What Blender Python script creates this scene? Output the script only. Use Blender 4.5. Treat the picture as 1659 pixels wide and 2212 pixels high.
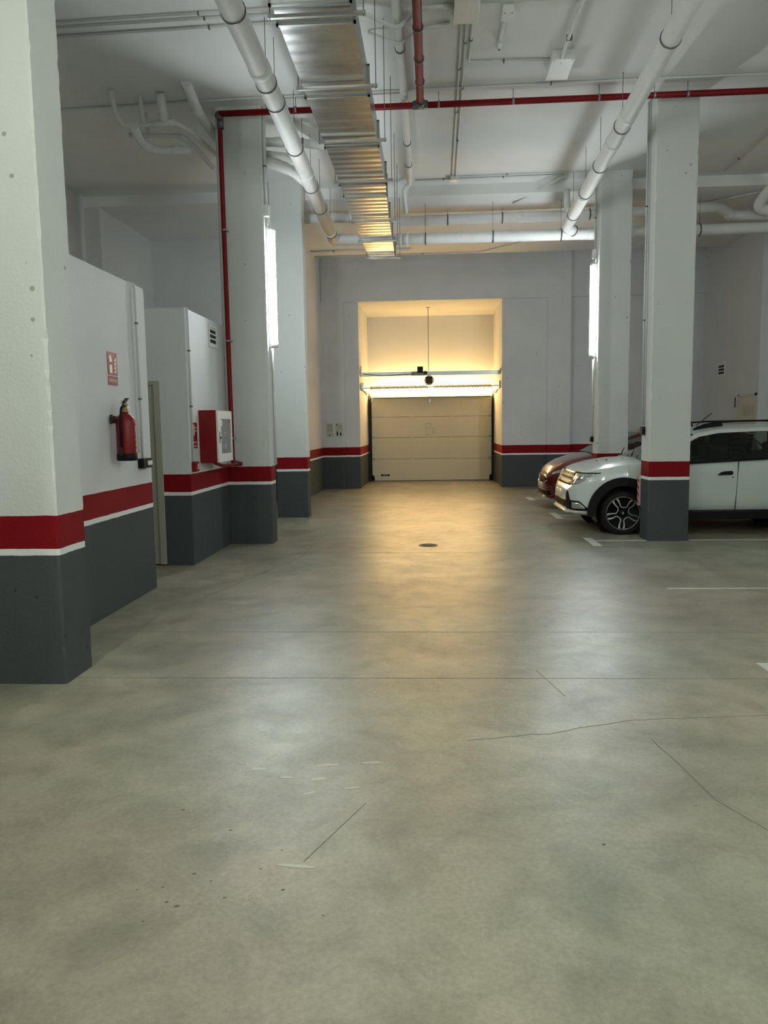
import bpy, bmesh, math, random
from mathutils import Vector, Matrix
import numpy as np
random.seed(7)
PI = math.pi
S = bpy.context.scene
C = S.collection
for o in list(bpy.data.objects): bpy.data.objects.remove(o)

# ------------------------------------------------------------ camera
W_, H_ = 1659, 2212
FPX = 1690.0
cam_d = bpy.data.cameras.new('camera'); cam = bpy.data.objects.new('camera', cam_d); C.objects.link(cam)
cam_d.sensor_fit = 'VERTICAL'; cam_d.sensor_height = 36.0; cam_d.lens = FPX / H_ * 36.0
cam_d.clip_start = 0.05; cam_d.clip_end = 200
cam.matrix_world = Matrix(((0.99797485, 0.00767833, 0.06314468, 0.0),
                           (0.06193224, 0.10918859, -0.99208984, 0.0),
                           (-0.01451227, 0.9939914, 0.10849193, 1.5),
                           (0, 0, 0, 1)))
S.camera = cam
# ------------------------------------------------------------ exposure, world
vs = S.view_settings
vs.view_transform = 'Standard'; vs.look = 'None'; vs.gamma = 1; vs.use_curve_mapping = False
vs.exposure = 1.4
wd = bpy.data.worlds.new('world'); S.world = wd; wd.use_nodes = True
wd.node_tree.nodes['Background'].inputs[0].default_value = (0.55, 0.6, 0.6, 1)
wd.node_tree.nodes['Background'].inputs[1].default_value = 0.0
TUBE_STRENGTH = 46.0          # fluorescent tubes
TUBE_STRENGTH_B = 45.0
TUBE_COLOR = (0.90, 0.98, 1.0)
TUBE_COLOR_B = (0.94, 1.0, 0.87)   # greener tint of the unseen tubes, most of them added for fill
WARM_STRENGTH = 16.5
WARM_COLOR = (1.0, 0.61, 0.22)

# ------------------------------------------------------------ material helpers
def new_mat(name):
    m = bpy.data.materials.new(name); m.use_nodes = True
    return m, m.node_tree, m.node_tree.nodes['Principled BSDF']
def rgb(h):
    h = h.lstrip('#'); v = [int(h[i:i+2], 16)/255 for i in (0, 2, 4)]
    return tuple((c/12.92 if c <= .04045 else ((c+.055)/1.055)**2.4) for c in v) + (1,)
def N(t, kind, **kw):
    n = t.nodes.new(kind)
    for k, v in kw.items():
        if k.startswith('i_'): n.inputs[int(k[2:])].default_value = v
        else: setattr(n, k, v)
    return n
def simple(name, col, rough=0.5, metal=0.0, var=0.08, scale=8.0, bump=0.0, bscale=60.0, coat=0.0, spec=0.5):
    m, t, p = new_mat(name)
    col = rgb(col) if isinstance(col, str) else (*col, 1)
    tc = N(t, 'ShaderNodeTexCoord')
    nz = N(t, 'ShaderNodeTexNoise'); nz.inputs['Scale'].default_value = scale; nz.inputs['Detail'].default_value = 4
    t.links.new(tc.outputs['Object'], nz.inputs['Vector'])
    mp = N(t, 'ShaderNodeMapRange'); mp.inputs['To Min'].default_value = 1-var; mp.inputs['To Max'].default_value = 1+var
    t.links.new(nz.outputs['Fac'], mp.inputs['Value'])
    mx = N(t, 'ShaderNodeMix', data_type='RGBA', blend_type='MULTIPLY'); mx.inputs['Factor'].default_value = 1
    mx.inputs['A'].default_value = col
    t.links.new(mp.outputs['Result'], mx.inputs['B'])
    t.links.new(mx.outputs['Result'], p.inputs['Base Color'])
    p.inputs['Roughness'].default_value = rough; p.inputs['Metallic'].default_value = metal
    p.inputs['Coat Weight'].default_value = coat; p.inputs['Coat Roughness'].default_value = 0.05
    p.inputs['Specular IOR Level'].default_value = spec
    if bump:
        b = N(t, 'ShaderNodeTexNoise'); b.inputs['Scale'].default_value = bscale; b.inputs['Detail'].default_value = 5
        t.links.new(tc.outputs['Object'], b.inputs['Vector'])
        bn = N(t, 'ShaderNodeBump'); bn.inputs['Strength'].default_value = bump; bn.inputs['Distance'].default_value = 0.01
        t.links.new(b.outputs['Fac'], bn.inputs['Height']); t.links.new(bn.outputs['Normal'], p.inputs['Normal'])
    return m
def emit(name, col, s):
    m, t, p = new_mat(name)
    p.inputs['Base Color'].default_value = (.9, .9, .9, 1)
    p.inputs['Emission Color'].default_value = (*col, 1); p.inputs['Emission Strength'].default_value = s
    return m
def painted_wall(name, band=True, base='#d6d8d6', pits=0.5, rough=0.75, bump=.14, vary=.10):
    """plaster/concrete painted off-white with grey dado, white line and red band at fixed heights above the floor"""
    m, t, p = new_mat(name); L = t.links
    geo = N(t, 'ShaderNodeNewGeometry'); sep = N(t, 'ShaderNodeSeparateXYZ'); L.new(geo.outputs['Position'], sep.inputs[0])
    nz = N(t, 'ShaderNodeTexNoise'); nz.inputs['Scale'].default_value = 1.3; nz.inputs['Detail'].default_value = 6; L.new(geo.outputs['Position'], nz.inputs['Vector'])
    mp = N(t, 'ShaderNodeMapRange'); mp.inputs['To Min'].default_value = 1-vary; mp.inputs['To Max'].default_value = 1+vary/2; L.new(nz.outputs['Fac'], mp.inputs['Value'])
    rp = N(t, 'ShaderNodeValToRGB'); rp.color_ramp.interpolation = 'CONSTANT'
    dv = N(t, 'ShaderNodeMath', operation='DIVIDE'); dv.inputs[1].default_value = 10.0; 
    nz2 = N(t, 'ShaderNodeTexNoise'); nz2.inputs['Scale'].default_value = 9; L.new(geo.outputs['Position'], nz2.inputs['Vector'])
    w = N(t, 'ShaderNodeMath', operation='MULTIPLY_ADD'); w.inputs[1].default_value = 0.008; L.new(nz2.outputs['Fac'], w.inputs[0]); L.new(sep.outputs['Z'], w.inputs[2])
    L.new(w.outputs[0], dv.inputs[0]); L.new(dv.outputs[0], rp.inputs['Fac'])
    cr = rp.color_ramp
    if band:
        cr.elements[0].position = 0; cr.elements[0].color = rgb('#494e50')
        cr.elements[1].position = 0.0774; cr.elements[1].color = rgb('#e6e8e4')
        e = cr.elements.new(0.0814); e.color = rgb('#7e0611')
        e = cr.elements.new(0.1014); e.color = rgb(base)
    else:
        cr.elements[0].color = rgb(base); cr.elements[1].position = .9; cr.elements[1].color = rgb(base)
    mx = N(t, 'ShaderNodeMix', data_type='RGBA', blend_type='MULTIPLY'); mx.inputs['Factor'].default_value = 1
    L.new(rp.outputs['Color'], mx.inputs['A']); L.new(mp.outputs['Result'], mx.inputs['B'])
    # pin holes and knocks in the concrete
    vo = N(t, 'ShaderNodeTexVoronoi'); vo.inputs['Scale'].default_value = 9.0; L.new(geo.outputs['Position'], vo.inputs['Vector'])
    n3 = N(t, 'ShaderNodeTexNoise'); n3.inputs['Scale'].default_value = 3.1; L.new(geo.outputs['Position'], n3.inputs['Vector'])
    th = N(t, 'ShaderNodeMapRange'); th.inputs['From Min'].default_value = .45; th.inputs['From Max'].default_value = .75; th.inputs['To Min'].default_value = 0.0; th.inputs['To Max'].default_value = .085*pits*2
    L.new(n3.outputs['Fac'], th.inputs['Value'])
    lt = N(t, 'ShaderNodeMath', operation='LESS_THAN'); L.new(vo.outputs['Distance'], lt.inputs[0]); L.new(th.outputs['Result'], lt.inputs[1])
    mx2 = N(t, 'ShaderNodeMix', data_type='RGBA', blend_type='MULTIPLY'); L.new(mx.outputs['Result'], mx2.inputs['A']); mx2.inputs['B'].default_value = (.55, .55, .53, 1)
    L.new(lt.outputs[0], mx2.inputs['Factor']); L.new(mx2.outputs['Result'], p.inputs['Base Color'])
    p.inputs['Roughness'].default_value = rough; p.inputs['Specular IOR Level'].default_value = .2
    b = N(t, 'ShaderNodeTexNoise'); b.inputs['Scale'].default_value = 45; b.inputs['Detail'].default_value = 8; L.new(geo.outputs['Position'], b.inputs['Vector'])
    bn = N(t, 'ShaderNodeBump'); bn.inputs['Strength'].default_value = bump; bn.inputs['Distance'].default_value = .01; L.new(b.outputs['Fac'], bn.inputs['Height']); L.new(bn.outputs['Normal'], p.inputs['Normal'])
    return m
def floor_mat():
    m, t, p = new_mat('polished_concrete'); L = t.links
    geo = N(t, 'ShaderNodeNewGeometry')
    def noise(s, d=6, dist=0.0, scl=(1, 1, 1), rgh=.6, off=(0, 0, 0)):
        mp = N(t, 'ShaderNodeMapping'); mp.inputs['Scale'].default_value = scl; mp.inputs['Location'].default_value = off; L.new(geo.outputs['Position'], mp.inputs['Vector'])
        n = N(t, 'ShaderNodeTexNoise'); n.inputs['Scale'].default_value = s; n.inputs['Detail'].default_value = d; n.inputs['Distortion'].default_value = dist
        n.inputs['Roughness'].default_value = rgh
        L.new(mp.outputs[0], n.inputs['Vector']); return n
    def ramp(src, p0, c0, p1, c1):
        r = N(t, 'ShaderNodeValToRGB'); e = r.color_ramp.elements
        e[0].position = p0; e[0].color = c0; e[1].position = p1; e[1].color = c1
        L.new(src.outputs['Fac'], r.inputs['Fac']); return r
    def mul(a, b, f=1.0):
        x = N(t, 'ShaderNodeMix', data_type='RGBA', blend_type='MULTIPLY'); x.inputs['Factor'].default_value = f
        L.new(a, x.inputs['A']); L.new(b, x.inputs['B']); return x.outputs['Result']
    c = ramp(noise(.8, 7, .4, rgh=.62), .30, rgb('#868478'), .70, rgb('#b2ae9f')).outputs['Color']
    c = mul(c, ramp(noise(3.2, 12, .5, rgh=.68), .36, (.74, .75, .73, 1), .58, (1.05, 1.05, 1.04, 1)).outputs['Color'], .9)
    c = mul(c, ramp(noise(.45, 3, .3, off=(3.3, 1.2, 0)), .36, (1.0, .93, .87, 1), .64, (.95, 1.0, .93, 1)).outputs['Color'])
    c = mul(c, ramp(noise(48, 8, 0, rgh=.75), .30, (.72, .72, .71, 1), .62, (1.06, 1.06, 1.06, 1)).outputs['Color'], .8)
    c = mul(c, ramp(noise(14, 10, .3, rgh=.8, off=(7, 2, 0)), .24, (.55, .54, .50, 1), .36, (1, 1, 1, 1)).outputs['Color'], .8)
    L.new(c, p.inputs['Base Color'])
    rr = N(t, 'ShaderNodeMapRange'); rr.inputs['From Min'].default_value = .35; rr.inputs['From Max'].default_value = .65; rr.inputs['To Min'].default_value = .285; rr.inputs['To Max'].default_value = .42
    L.new(noise(2.6, 10, .6, (1, 1.5, 1), .7).outputs['Fac'], rr.inputs['Value'])
    L.new(rr.outputs['Result'], p.inputs['Roughness'])
    p.inputs['Specular IOR Level'].default_value = .68
    b1 = noise(9, 12, .2, rgh=.72); b2 = noise(2.2, 4)
    ad = N(t, 'ShaderNodeMath', operation='MULTIPLY_ADD'); ad.inputs[1].default_value = 2.0; L.new(b2.outputs['Fac'], ad.inputs[0]); L.new(b1.outputs['Fac'], ad.inputs[2])
    bn = N(t, 'ShaderNodeBump'); bn.inputs['Strength'].default_value = .26; bn.inputs['Distance'].default_value = .010; L.new(ad.outputs[0], bn.inputs['Height']); L.new(bn.outputs['Normal'], p.inputs['Normal'])
    return m
def galvanised():
    m, t, p = new_mat('galvanised_sheet'); L = t.links
    tc = N(t, 'ShaderNodeTexCoord')
    vo = N(t, 'ShaderNodeTexVoronoi'); vo.inputs['Scale'].default_value = 22; L.new(tc.outputs['Object'], vo.inputs['Vector'])
    nz = N(t, 'ShaderNodeTexNoise'); nz.inputs['Scale'].default_value = 5; nz.inputs['Detail'].default_value = 6; L.new(tc.outputs['Object'], nz.inputs['Vector'])
    r = N(t, 'ShaderNodeValToRGB'); e = r.color_ramp.elements; e[0].color = (.42, .44, .44, 1); e[1].color = (.66, .68, .68, 1)
    mx = N(t, 'ShaderNodeMix', data_type='FLOAT'); mx.inputs['Factor'].default_value = .6
    L.new(vo.outputs['Color'], mx.inputs[2]); L.new(nz.outputs['Fac'], mx.inputs[3]); L.new(mx.outputs[0], r.inputs['Fac'])
    L.new(r.outputs['Color'], p.inputs['Base Color'])
    p.inputs['Metallic'].default_value = .92
    rr = N(t, 'ShaderNodeMapRange'); rr.inputs['To Min'].default_value = .17; rr.inputs['To Max'].default_value = .25; L.new(nz.outputs['Fac'], rr.inputs['Value']); L.new(rr.outputs['Result'], p.inputs['Roughness'])
    # shallow stiffening corrugation across the sheet
    sp = N(t, 'ShaderNodeSeparateXYZ'); L.new(tc.outputs['Object'], sp.inputs[0])
    sn = N(t, 'ShaderNodeMath', operation='MULTIPLY'); sn.inputs[1].default_value = 2*PI/.16; L.new(sp.outputs['Y'], sn.inputs[0])
    s2 = N(t, 'ShaderNodeMath', operation='SINE'); L.new(sn.outputs[0], s2.inputs[0])
    bn = N(t, 'ShaderNodeBump'); bn.inputs['Strength'].default_value = .10; bn.inputs['Distance'].default_value = .010; L.new(s2.outputs[0], bn.inputs['Height']); L.new(bn.outputs['Normal'], p.inputs['Normal'])
    return m
def glass_mat(name, tint=(.30, .38, .33), mixf=.35):
    m, t, p = new_mat(name); L = t.links
    out = t.nodes['Material Output']; t.nodes.remove(p)
    tr = N(t, 'ShaderNodeBsdfTransparent'); tr.inputs[0].default_value = (*tint, 1)
    gl = N(t, 'ShaderNodeBsdfGlossy'); gl.inputs['Roughness'].default_value = .04; gl.inputs[0].default_value = (.9, .95, .93, 1)
    fr = N(t, 'ShaderNodeFresnel'); fr.inputs[0].default_value = 1.5
    mx = N(t, 'ShaderNodeMixShader'); L.new(fr.outputs[0], mx.inputs[0]); L.new(tr.outputs[0], mx.inputs[1]); L.new(gl.outputs[0], mx.inputs[2]); L.new(mx.outputs[0], out.inputs[0])
    return m

M = dict(
    wall=painted_wall('painted_wall_banded', True, '#d3d5d6', .4),
    back=painted_wall('painted_concrete_end_wall', True, '#cfd1d2', 1.0, bump=.3, vary=.16),
    plain=painted_wall('painted_wall_plain', False, '#cfd1d0', .3),
    pillar=painted_wall('painted_pillar_banded', True, '#d2d6d3', 1.0, bump=.25),
    ceil=painted_wall('painted_ceiling', False, '#e2e3e2', .15),
    floor=floor_mat(), galv=galvanised(),
    pvc=simple('white_plastic_pipe', '#dfe0df', .6, var=.05, bump=.05, spec=.3),
    conduit=simple('white_conduit', '#cfd1cf', .5, var=.06),
    wbox=simple('white_plastic_box', '#dcdedb', .45, var=.04),
    redpipe=simple('red_pipe_paint', '#78070f', .5, var=.12, spec=.25),
    red=simple('red_enamel', '#7c0812', .35, var=.08, spec=.4),
    redsign=simple('red_sign_board', '#8c0f16', .5, var=.04),
    cream=simple('cream_photoluminescent', '#e9e7cf', .5, var=.03),
    pink=simple('pale_pink_print', '#e2b3ae', .5, var=.03),
    dark=simple('dark_rubber', '#17181a', .6, var=.15),
    black=simple('black_plastic', '#08090a', .55, var=.15, spec=.22),
    tyre=simple('tyre_rubber', '#0b0b0c', .8, var=.2),
    steel=simple('zinc_steel', '#9b9d9d', .35, .9, var=.1),
    dsteel=simple('dark_clamp_steel', '#6b6c6c', .45, .7, var=.1),
    beige=simple('beige_door_enamel', '#a5a394', .45, var=.03), pbeige=simple('pale_beige_door_enamel', '#c9c4b4', .5, var=.03),
    door=simple('cream_door_panel', '#cfc7ad', .55, var=.05, bump=.05),
    white=simple('white_enamel', '#e8e7e0', .35, var=.03),
    grey=simple('smoked_pane', '#858184', .25, var=.05),
    brass=simple('brass_fitting', '#a8966a', .35, .8),
    wpaint=simple('white_car_paint', '#c9d2cd', .26, var=.01, coat=1.0),
    rpaint=simple('red_car_paint', '#5f0711', .22, .25, var=.02, coat=1.0),
    chrome=simple('chrome', '#d8dad8', .10, 1.0, var=.02),
    alloy=simple('machined_alloy', '#c9cac8', .25, .85, var=.04),
    glass=glass_mat('car_window_glass', (.48, .56, .50)),
    lens=simple('headlamp_lens', '#c3c9c9', .07, .6, var=.35, scale=22, coat=1),
    plate=simple('number_plate', '#cfcdb8', .4, var=.05),
    paintline=simple('worn_floor_paint', '#c6c8bf', .6, var=.12),
    crack=simple('joint_dirt', '#6d6c60', .8, var=.2),
    scuff=simple('pale_scuff', '#b4b2a2', .38, var=.15, scale=60),
    pit=simple('dark_pit', '#5b5a4c', .8, var=.2),
    coil=simple('spring_steel', '#b4ab92', .4, .5, var=.1),
    paper=simple('printed_paper', '#b7b5ae', .7, var=.05),
    greyprint=simple('grey_print', '#8a8883', .7, var=.05),
    galvpaint=simple('painted_concrete_light', '#d6d8d6', .7),
)
M['tube'] = emit('tube_light_cool', TUBE_COLOR, TUBE_STRENGTH)
M['tubeb'] = emit('tube_light_green', TUBE_COLOR_B, TUBE_STRENGTH_B)
M['warm'] = emit('warm_led_strip', WARM_COLOR, WARM_STRENGTH)

# ------------------------------------------------------------ mesh helpers
class MB:
    def __init__(s): s.b = bmesh.new()
    def box(s, x0, x1, y0, y1, z0, z1, bev=0.0, seg=2):
        b = bmesh.new()
        bmesh.ops.create_cube(b, size=1)
        for v in b.verts:
            v.co = Vector(((x0+x1)/2+v.co.x*abs(x1-x0), (y0+y1)/2+v.co.y*abs(y1-y0), (z0+z1)/2+v.co.z*abs(z1-z0)))
        if bev: bmesh.ops.bevel(b, geom=b.edges[:], offset=bev, segments=seg, affect='EDGES', profile=.6)
        s._merge(b); return s
    def _merge(s, b):
        me = bpy.data.meshes.new('tmp'); b.to_mesh(me); b.free(); s.b.from_mesh(me); bpy.data.meshes.remove(me)
    def tube(s, pts, r, n=14, cap=True):
        pts = [Vector(p) for p in pts]; rs = r if isinstance(r, (list, tuple)) else [r]*len(pts)
        rings = []; up = None
        for i, p in enumerate(pts):
            if i == 0: d = pts[1]-p
            elif i == len(pts)-1: d = p-pts[-2]
            else: d = (pts[i+1]-p).normalized()+(p-pts[i-1]).normalized()
            d.normalize()
            if up is None: up = Vector((0, 0, 1)) if abs(d.z) < .9 else Vector((1, 0, 0))
            u = d.cross(up); 
            if u.length < 1e-6: u = d.cross(Vector((0, 1, 0)))
            u.normalize(); v = u.cross(d).normalized(); up = v
            k = 1.0
            if 0 < i < len(pts)-1:
                c = (pts[i+1]-p).normalized().dot((p-pts[i-1]).normalized()); k = 1/max(.5, math.sqrt((1+c)/2))
            rings.append([s.b.verts.new(p+(u*math.cos(a)+v*math.sin(a))*rs[i]*(k if k < 1.05 else 1.03)) for a in [2*PI*j/n for j in range(n)]])
        for a, c in zip(rings, rings[1:]):
            for j in range(n): s.b.faces.new((a[j], a[(j+1) % n], c[(j+1) % n], c[j])).smooth = True
        if cap:
            s.b.faces.new(rings[0][::-1]); s.b.faces.new(rings[-1])
        return s
    def bend(s, pts, r, br=.1, n=14, k=5):
        """tube through pts with rounded bends"""
        P = [Vector(p) for p in pts]; out = [P[0]]
        for i in range(1, len(P)-1):
            a = (P[i-1]-P[i]); c = (P[i+1]-P[i]); q = min(br, a.length*.45, c.length*.45)
            A = P[i]+a.normalized()*q; B = P[i]+c.normalized()*q
            for j in range(k+1):
                t = j/k; out.append(A*(1-t)**2+P[i]*2*t*(1-t)+B*t*t)
        out.append(P[-1]); return s.tube(out, r, n)
    def lathe(s, prof, axis='z', loc=(0, 0, 0), n=32):
        """prof = [(r, h)] revolved"""
        rings = []
        for r, h in prof:
            ring = []
            for j in range(n):
                a = 2*PI*j/n; u, v = r*math.cos(a), r*math.sin(a)
                p = (u, v, h) if axis == 'z' else ((h, u, v) if axis == 'x' else (u, h, v))
                ring.append(s.b.verts.new(Vector(p)+Vector(loc)))
            rings.append(ring)
        for a, c in zip(rings, rings[1:]):
            for j in range(n): s.b.faces.new((a[j], a[(j+1) % n], c[(j+1) % n], c[j])).smooth = True
        if prof[0][0] < .005: s.b.faces.new(rings[0][::-1]); s.b.faces.new(rings[-1])
        else:
            a, c = rings[-1], rings[0]
            for j in range(n): s.b.faces.new((a[j], a[(j+1) % n], c[(j+1) % n], c[j]))
        return s
    def prism(s, poly, lo, hi, axis='y'):
        """closed polygon of 2D points extruded along axis"""
        def P(u, v, h): return Vector((u, h, v)) if axis == 'y' else (Vector((h, u, v)) if axis == 'x' else Vector((u, v, h)))
        a = [s.b.verts.new(P(u, v, lo)) for u, v in poly]; c = [s.b.verts.new(P(u, v, hi)) for u, v in poly]
        n = len(poly)
        for j in range(n): s.b.faces.new((a[j], a[(j+1) % n], c[(j+1) % n], c[j]))
        s.b.faces.new(a[::-1]); s.b.faces.new(c); return s
    def ribbon(s, pts, w, lo, hi, axis='y'):
        """flat strip of width w following 2D pts, with thickness"""
        P = [Vector((a, b)) for a, b in pts]; L_, R_ = [], []
        for i, p in enumerate(P):
            d = (P[min(i+1, len(P)-1)]-P[max(i-1, 0)]).normalized(); nrm = Vector((-d.y, d.x))
            ww = w[i] if isinstance(w, (list, tuple)) else w
            L_.append(p+nrm*ww/2); R_.append(p-nrm*ww/2)
        for i in range(len(P)-1):
            s.prism([tuple(L_[i]), tuple(L_[i+1]), tuple(R_[i+1]), tuple(R_[i])], lo, hi, axis)
        return s
    def quad(s, *p):
        s.b.faces.new([s.b.verts.new(q) for q in p]); return s
    def sphere(s, c, r, sx=1, sy=1, sz=1):
        b = bmesh.new(); bmesh.ops.create_uvsphere(b, u_segments=20, v_segments=12, radius=r)
        for v in b.verts: v.co = Vector((v.co.x*sx, v.co.y*sy, v.co.z*sz))+Vector(c)
        for f in b.faces: f.smooth = True
        s._merge(b); return s
ORG = {}
def origin(o): return ORG.get(o.name, Vector((0, 0, 0))) if o else Vector((0, 0, 0))
def link(o, parent):
    C.objects.link(o)
    if parent: o.parent = parent
def obj(name, mb, mat, parent=None, smooth_angle=None, label=None):
    b = mb.b; bmesh.ops.recalc_face_normals(b, faces=b.faces)
    me = bpy.data.meshes.new(name)
    if parent is None:
        xs = [v.co for v in b.verts]
        c = Vector(((min(v.x for v in xs)+max(v.x for v in xs))/2, (min(v.y for v in xs)+max(v.y for v in xs))/2, min(v.z for v in xs)))
    else: c = origin(parent)
    bmesh.ops.translate(b, verts=b.verts, vec=-c)
    b.to_mesh(me); b.free()
    for m in (mat if isinstance(mat, (list, tuple)) else [mat]): me.materials.append(m)
    o = bpy.data.objects.new(name, me); link(o, parent)
    if parent is None: o.location = c
    ORG[o.name] = c
    if label: o['label'] = label
    return o
def tag(o, label, cat, group=None, kind=None):
    o['label'] = label
    if cat: o['category'] = cat
    if group: o['group'] = group
    if kind: o['kind'] = kind
    return o
def thing(name, label, cat, loc, group=None, kind=None):
    o = bpy.data.objects.new(name, None); o.empty_display_size = .1; C.objects.link(o); o.location = loc
    ORG[o.name] = Vector(loc)
    return tag(o, label, cat, group, kind)
def struct(name, mb, mat, label=None):
    o = obj(name, mb, mat); o['kind'] = 'structure'
    if label: o['label'] = label
    return o
def text(parent, body, size, loc, rot, mat, name='lettering', align='CENTER', ext=.0008, bold=0.0):
    cu = bpy.data.curves.new('t', 'FONT'); cu.body = body; cu.size = size; cu.align_x = align; cu.extrude = ext; cu.offset = bold
    to = bpy.data.objects.new('t', cu); C.objects.link(to)
    bpy.context.view_layer.update()
    me = bpy.data.meshes.new_from_object(to.evaluated_get(bpy.context.evaluated_depsgraph_get()))
    bpy.data.objects.remove(to)
    me.name = name; me.materials.clear(); me.materials.append(mat)
    me.transform(Matrix.Translation(Vector(loc)-origin(parent)) @ rot)
    o = bpy.data.objects.new(name, me); link(o, parent); ORG[o.name] = origin(parent); return o
# text on a surface that faces +x, reading along +y ; and facing -y, reading along +x ; facing -x reading along -y
ROT_PX = Matrix(((0, 0, 1, 0), (1, 0, 0, 0), (0, 1, 0, 0), (0, 0, 0, 1)))
ROT_MY = Matrix(((1, 0, 0, 0), (0, 0, -1, 0), (0, 1, 0, 0), (0, 0, 0, 1)))
ROT_MX = Matrix(((0, 0, -1, 0), (-1, 0, 0, 0), (0, 1, 0, 0), (0, 0, 0, 1)))

# ------------------------------------------------------------ dimensions (metres)
ZC, ZS, ZT = 5.45, 5.28, 5.70     # main ceiling, dropped slab underside, slab top
YS0, YS1 = 13.45, 17.9            # dropped slab runs between these
YB = 19.1                         # end wall
# ------------------------------------------------------------ shell
fl = struct('floor', MB().box(-6.4, 12.2, -8, 21.9, -.2, 0), M['floor'], 'polished grey concrete floor with cloudy reflections')
ce = MB().box(-6.4, 12.2, -8, YS0, ZC, ZC+.3)
struct('ceiling', ce, M['ceil'], 'white painted ceiling slab over the aisle and bays')
struct('ceiling_dropped_strip', MB().box(-6.4, 12.2, YS0, YS1, ZS, ZS+.45), M['ceil'], 'dropped strip of the ceiling before the end wall')
struct('ceiling_far', MB().box(-6.4, 12.2, YS1, 19.6, 5.56, 5.8), M['ceil'], 'narrow strip of ceiling against the end wall')
wl = MB().box(-6.2, -5.9, -8, YS0, 0, ZC).box(-6.2, -5.63, YS0, 15.9, 0, ZS)
struct('wall_left', wl, M['plain'], 'white side wall seen above the low rooms')
wn = MB().box(-6.2, -2.66, 15.9, 19.0, 0, 5.6)
struct('wall_left_corner', wn, M['wall'], 'banded white wall block between the last pillar and the end wall')
# end wall with concrete frame and infill; opening -1.77..1.66
we = MB()
we.box(-2.66, -2.12, 19.0, 19.5, 0, 4.47)           # pilaster
we.box(-2.12, -1.77, 19.09, 21.9, 0, 4.47)          # infill and reveal side
we.box(1.66, 2.72, 19.09, 21.9, 0, 4.47)
we.box(2.72, 3.27, 19.03, 19.5, 0, 5.6)             # pilaster
we.box(-2.66, 2.72, 19.04, 19.5, 4.47, 5.6)         # beam
we.box(-1.77, 1.66, 19.5, 21.9, 4.47, 4.8)          # reveal ceiling
we.box(3.27, 6.5, 19.24, 19.6, 0, 4.50)
we.box(3.27, 6.5, 19.18, 19.6, 4.50, 5.6)
struct('wall_back', we, M['back'], 'end wall with grey dado and red band around the lit door recess')
struct('wall_back_infill', MB().box(-1.77, 1.66, 21.72, 21.95, 2.30, 4.47), M['plain'], 'pale wall panel above the garage door inside the recess')
wr = MB().box(6.4, 12.2, 16.0, 19.6, 0, 5.6)
struct('wall_right', wr, M['wall'], 'white wall block behind the white car, with a small door')
struct('wall_right_far', MB().box(11.9, 12.2, -8, 16.0, 0, 5.6), M['wall'], 'side wall far beyond the parked cars')
struct('wall_front', MB().box(-6.4, 12.2, -8.3, -8, 0, 5.6), M['wall'], 'wall at the other end of the garage')
# low rooms along the aisle
struct('wall_room_near', MB().box(-6.2, -2.65, 4.78, 7.23, 0, 2.79, .006), M['wall'], 'low white room wall carrying the fire extinguisher')
w2 = MB().box(-6.2, -3.80, 8.43, 9.998, 0, 2.80).box(-3.80, -2.655, 8.53, 9.998, 0, 2.80).box(-2.96, -2.655, 8.43, 8.53, 0, 2.80).box(-3.80, -2.96, 8.43, 8.53, 2.03, 2.80)
struct('wall_room_far', w2, M['wall'], 'low white room wall carrying the hose cabinet')

# floor joints, cracks, scuffs, pits belong to the floor
ck = MB()
def fline(pts, w, z=.0012, j=0.0, mb=ck, sub=1):
    P = []
    for a, b in zip(pts, pts[1:]):
        for k in range(sub): t = k/sub; P.append((a[0]+(b[0]-a[0])*t+random.uniform(-j, j), a[1]+(b[1]-a[1])*t+random.uniform(-j, j)))
    P.append(pts[-1]); mb.ribbon(P, w, 0.0003, z, 'z')
fline([(-2.2, 4.52), (3.6, 4.60)], .003)
fline([(0.62, 4.72), (0.72, 4.25)], .003)
fline([(0.15, 3.62), (.55, 3.72), (.98, 3.90), (1.3, 3.94), (2.3, 4.05)], .0025, j=.008, sub=8)
fline([(1.03, 3.66), (1.12, 3.05), (1.22, 2.82)], .003, j=.004, sub=6)
fline([(-.28, 2.98), (-.46, 2.55)], .002)
fline([(-2.2, 5.6), (3.6, 5.62)], .0015)
fline([(-2.5, 9.2), (3.6, 9.25)], .004)
fline([(-2.1, 6.6), (-1.55, 8.9), (-1.5, 12.5)], .004)
obj('joint_line', ck, M['crack'], fl)
sc = MB()
def ell(cx, cy, a, b, rot, mb, z=.001):
    n = 18; mb.b.faces.new([mb.b.verts.new((cx+a*math.cos(t)*math.cos(rot)-b*math.sin(t)*math.sin(rot), cy+a*math.cos(t)*math.sin(rot)+b*math.sin(t)*math.cos(rot), z)) for t in [2*PI*k/n for k in range(n)]])
for cx, cy, a, b, r in [(-.78, 3.28, .035, .011, .1), (-.64, 3.20, .03, .007, 0), (-.50, 3.19, .035, .010, .2), (-.48, 3.33, .05, .010, .15), (-.35, 3.11, .035, .009, .2), (-.52, 3.06, .03, .006, .5), (-.48, 2.52, .07, .010, -.1), (-.28, 3.36, .05, .012, .1)]:
    ell(cx, cy, a, b, r, sc)
obj('scuff_mark', sc, M['scuff'], fl)
pt = MB()
for cx, cy, a in [(-.77, 2.75, .004), (-1.0, 2.9, .005), (-.82, 2.46, .0055), (-.68, 2.33, .004), (-.9, 2.38, .003), (-.86, 2.30, .0045), (-.82, 2.28, .0055), (-.75, 2.42, .003), (-.5, 2.38, .004), (-.6, 2.5, .003), (-.98, 2.36, .003), (-.35, 2.25, .003), (1.02, 3.0, .004), (.6, 2.7, .005), (-.9, 2.2, .003), (-.55, 2.62, .003)]:
    ell(cx, cy, a*1.6, a, .3, pt, .0012)
obj('pit_mark', pt, M['pit'], fl)

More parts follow.
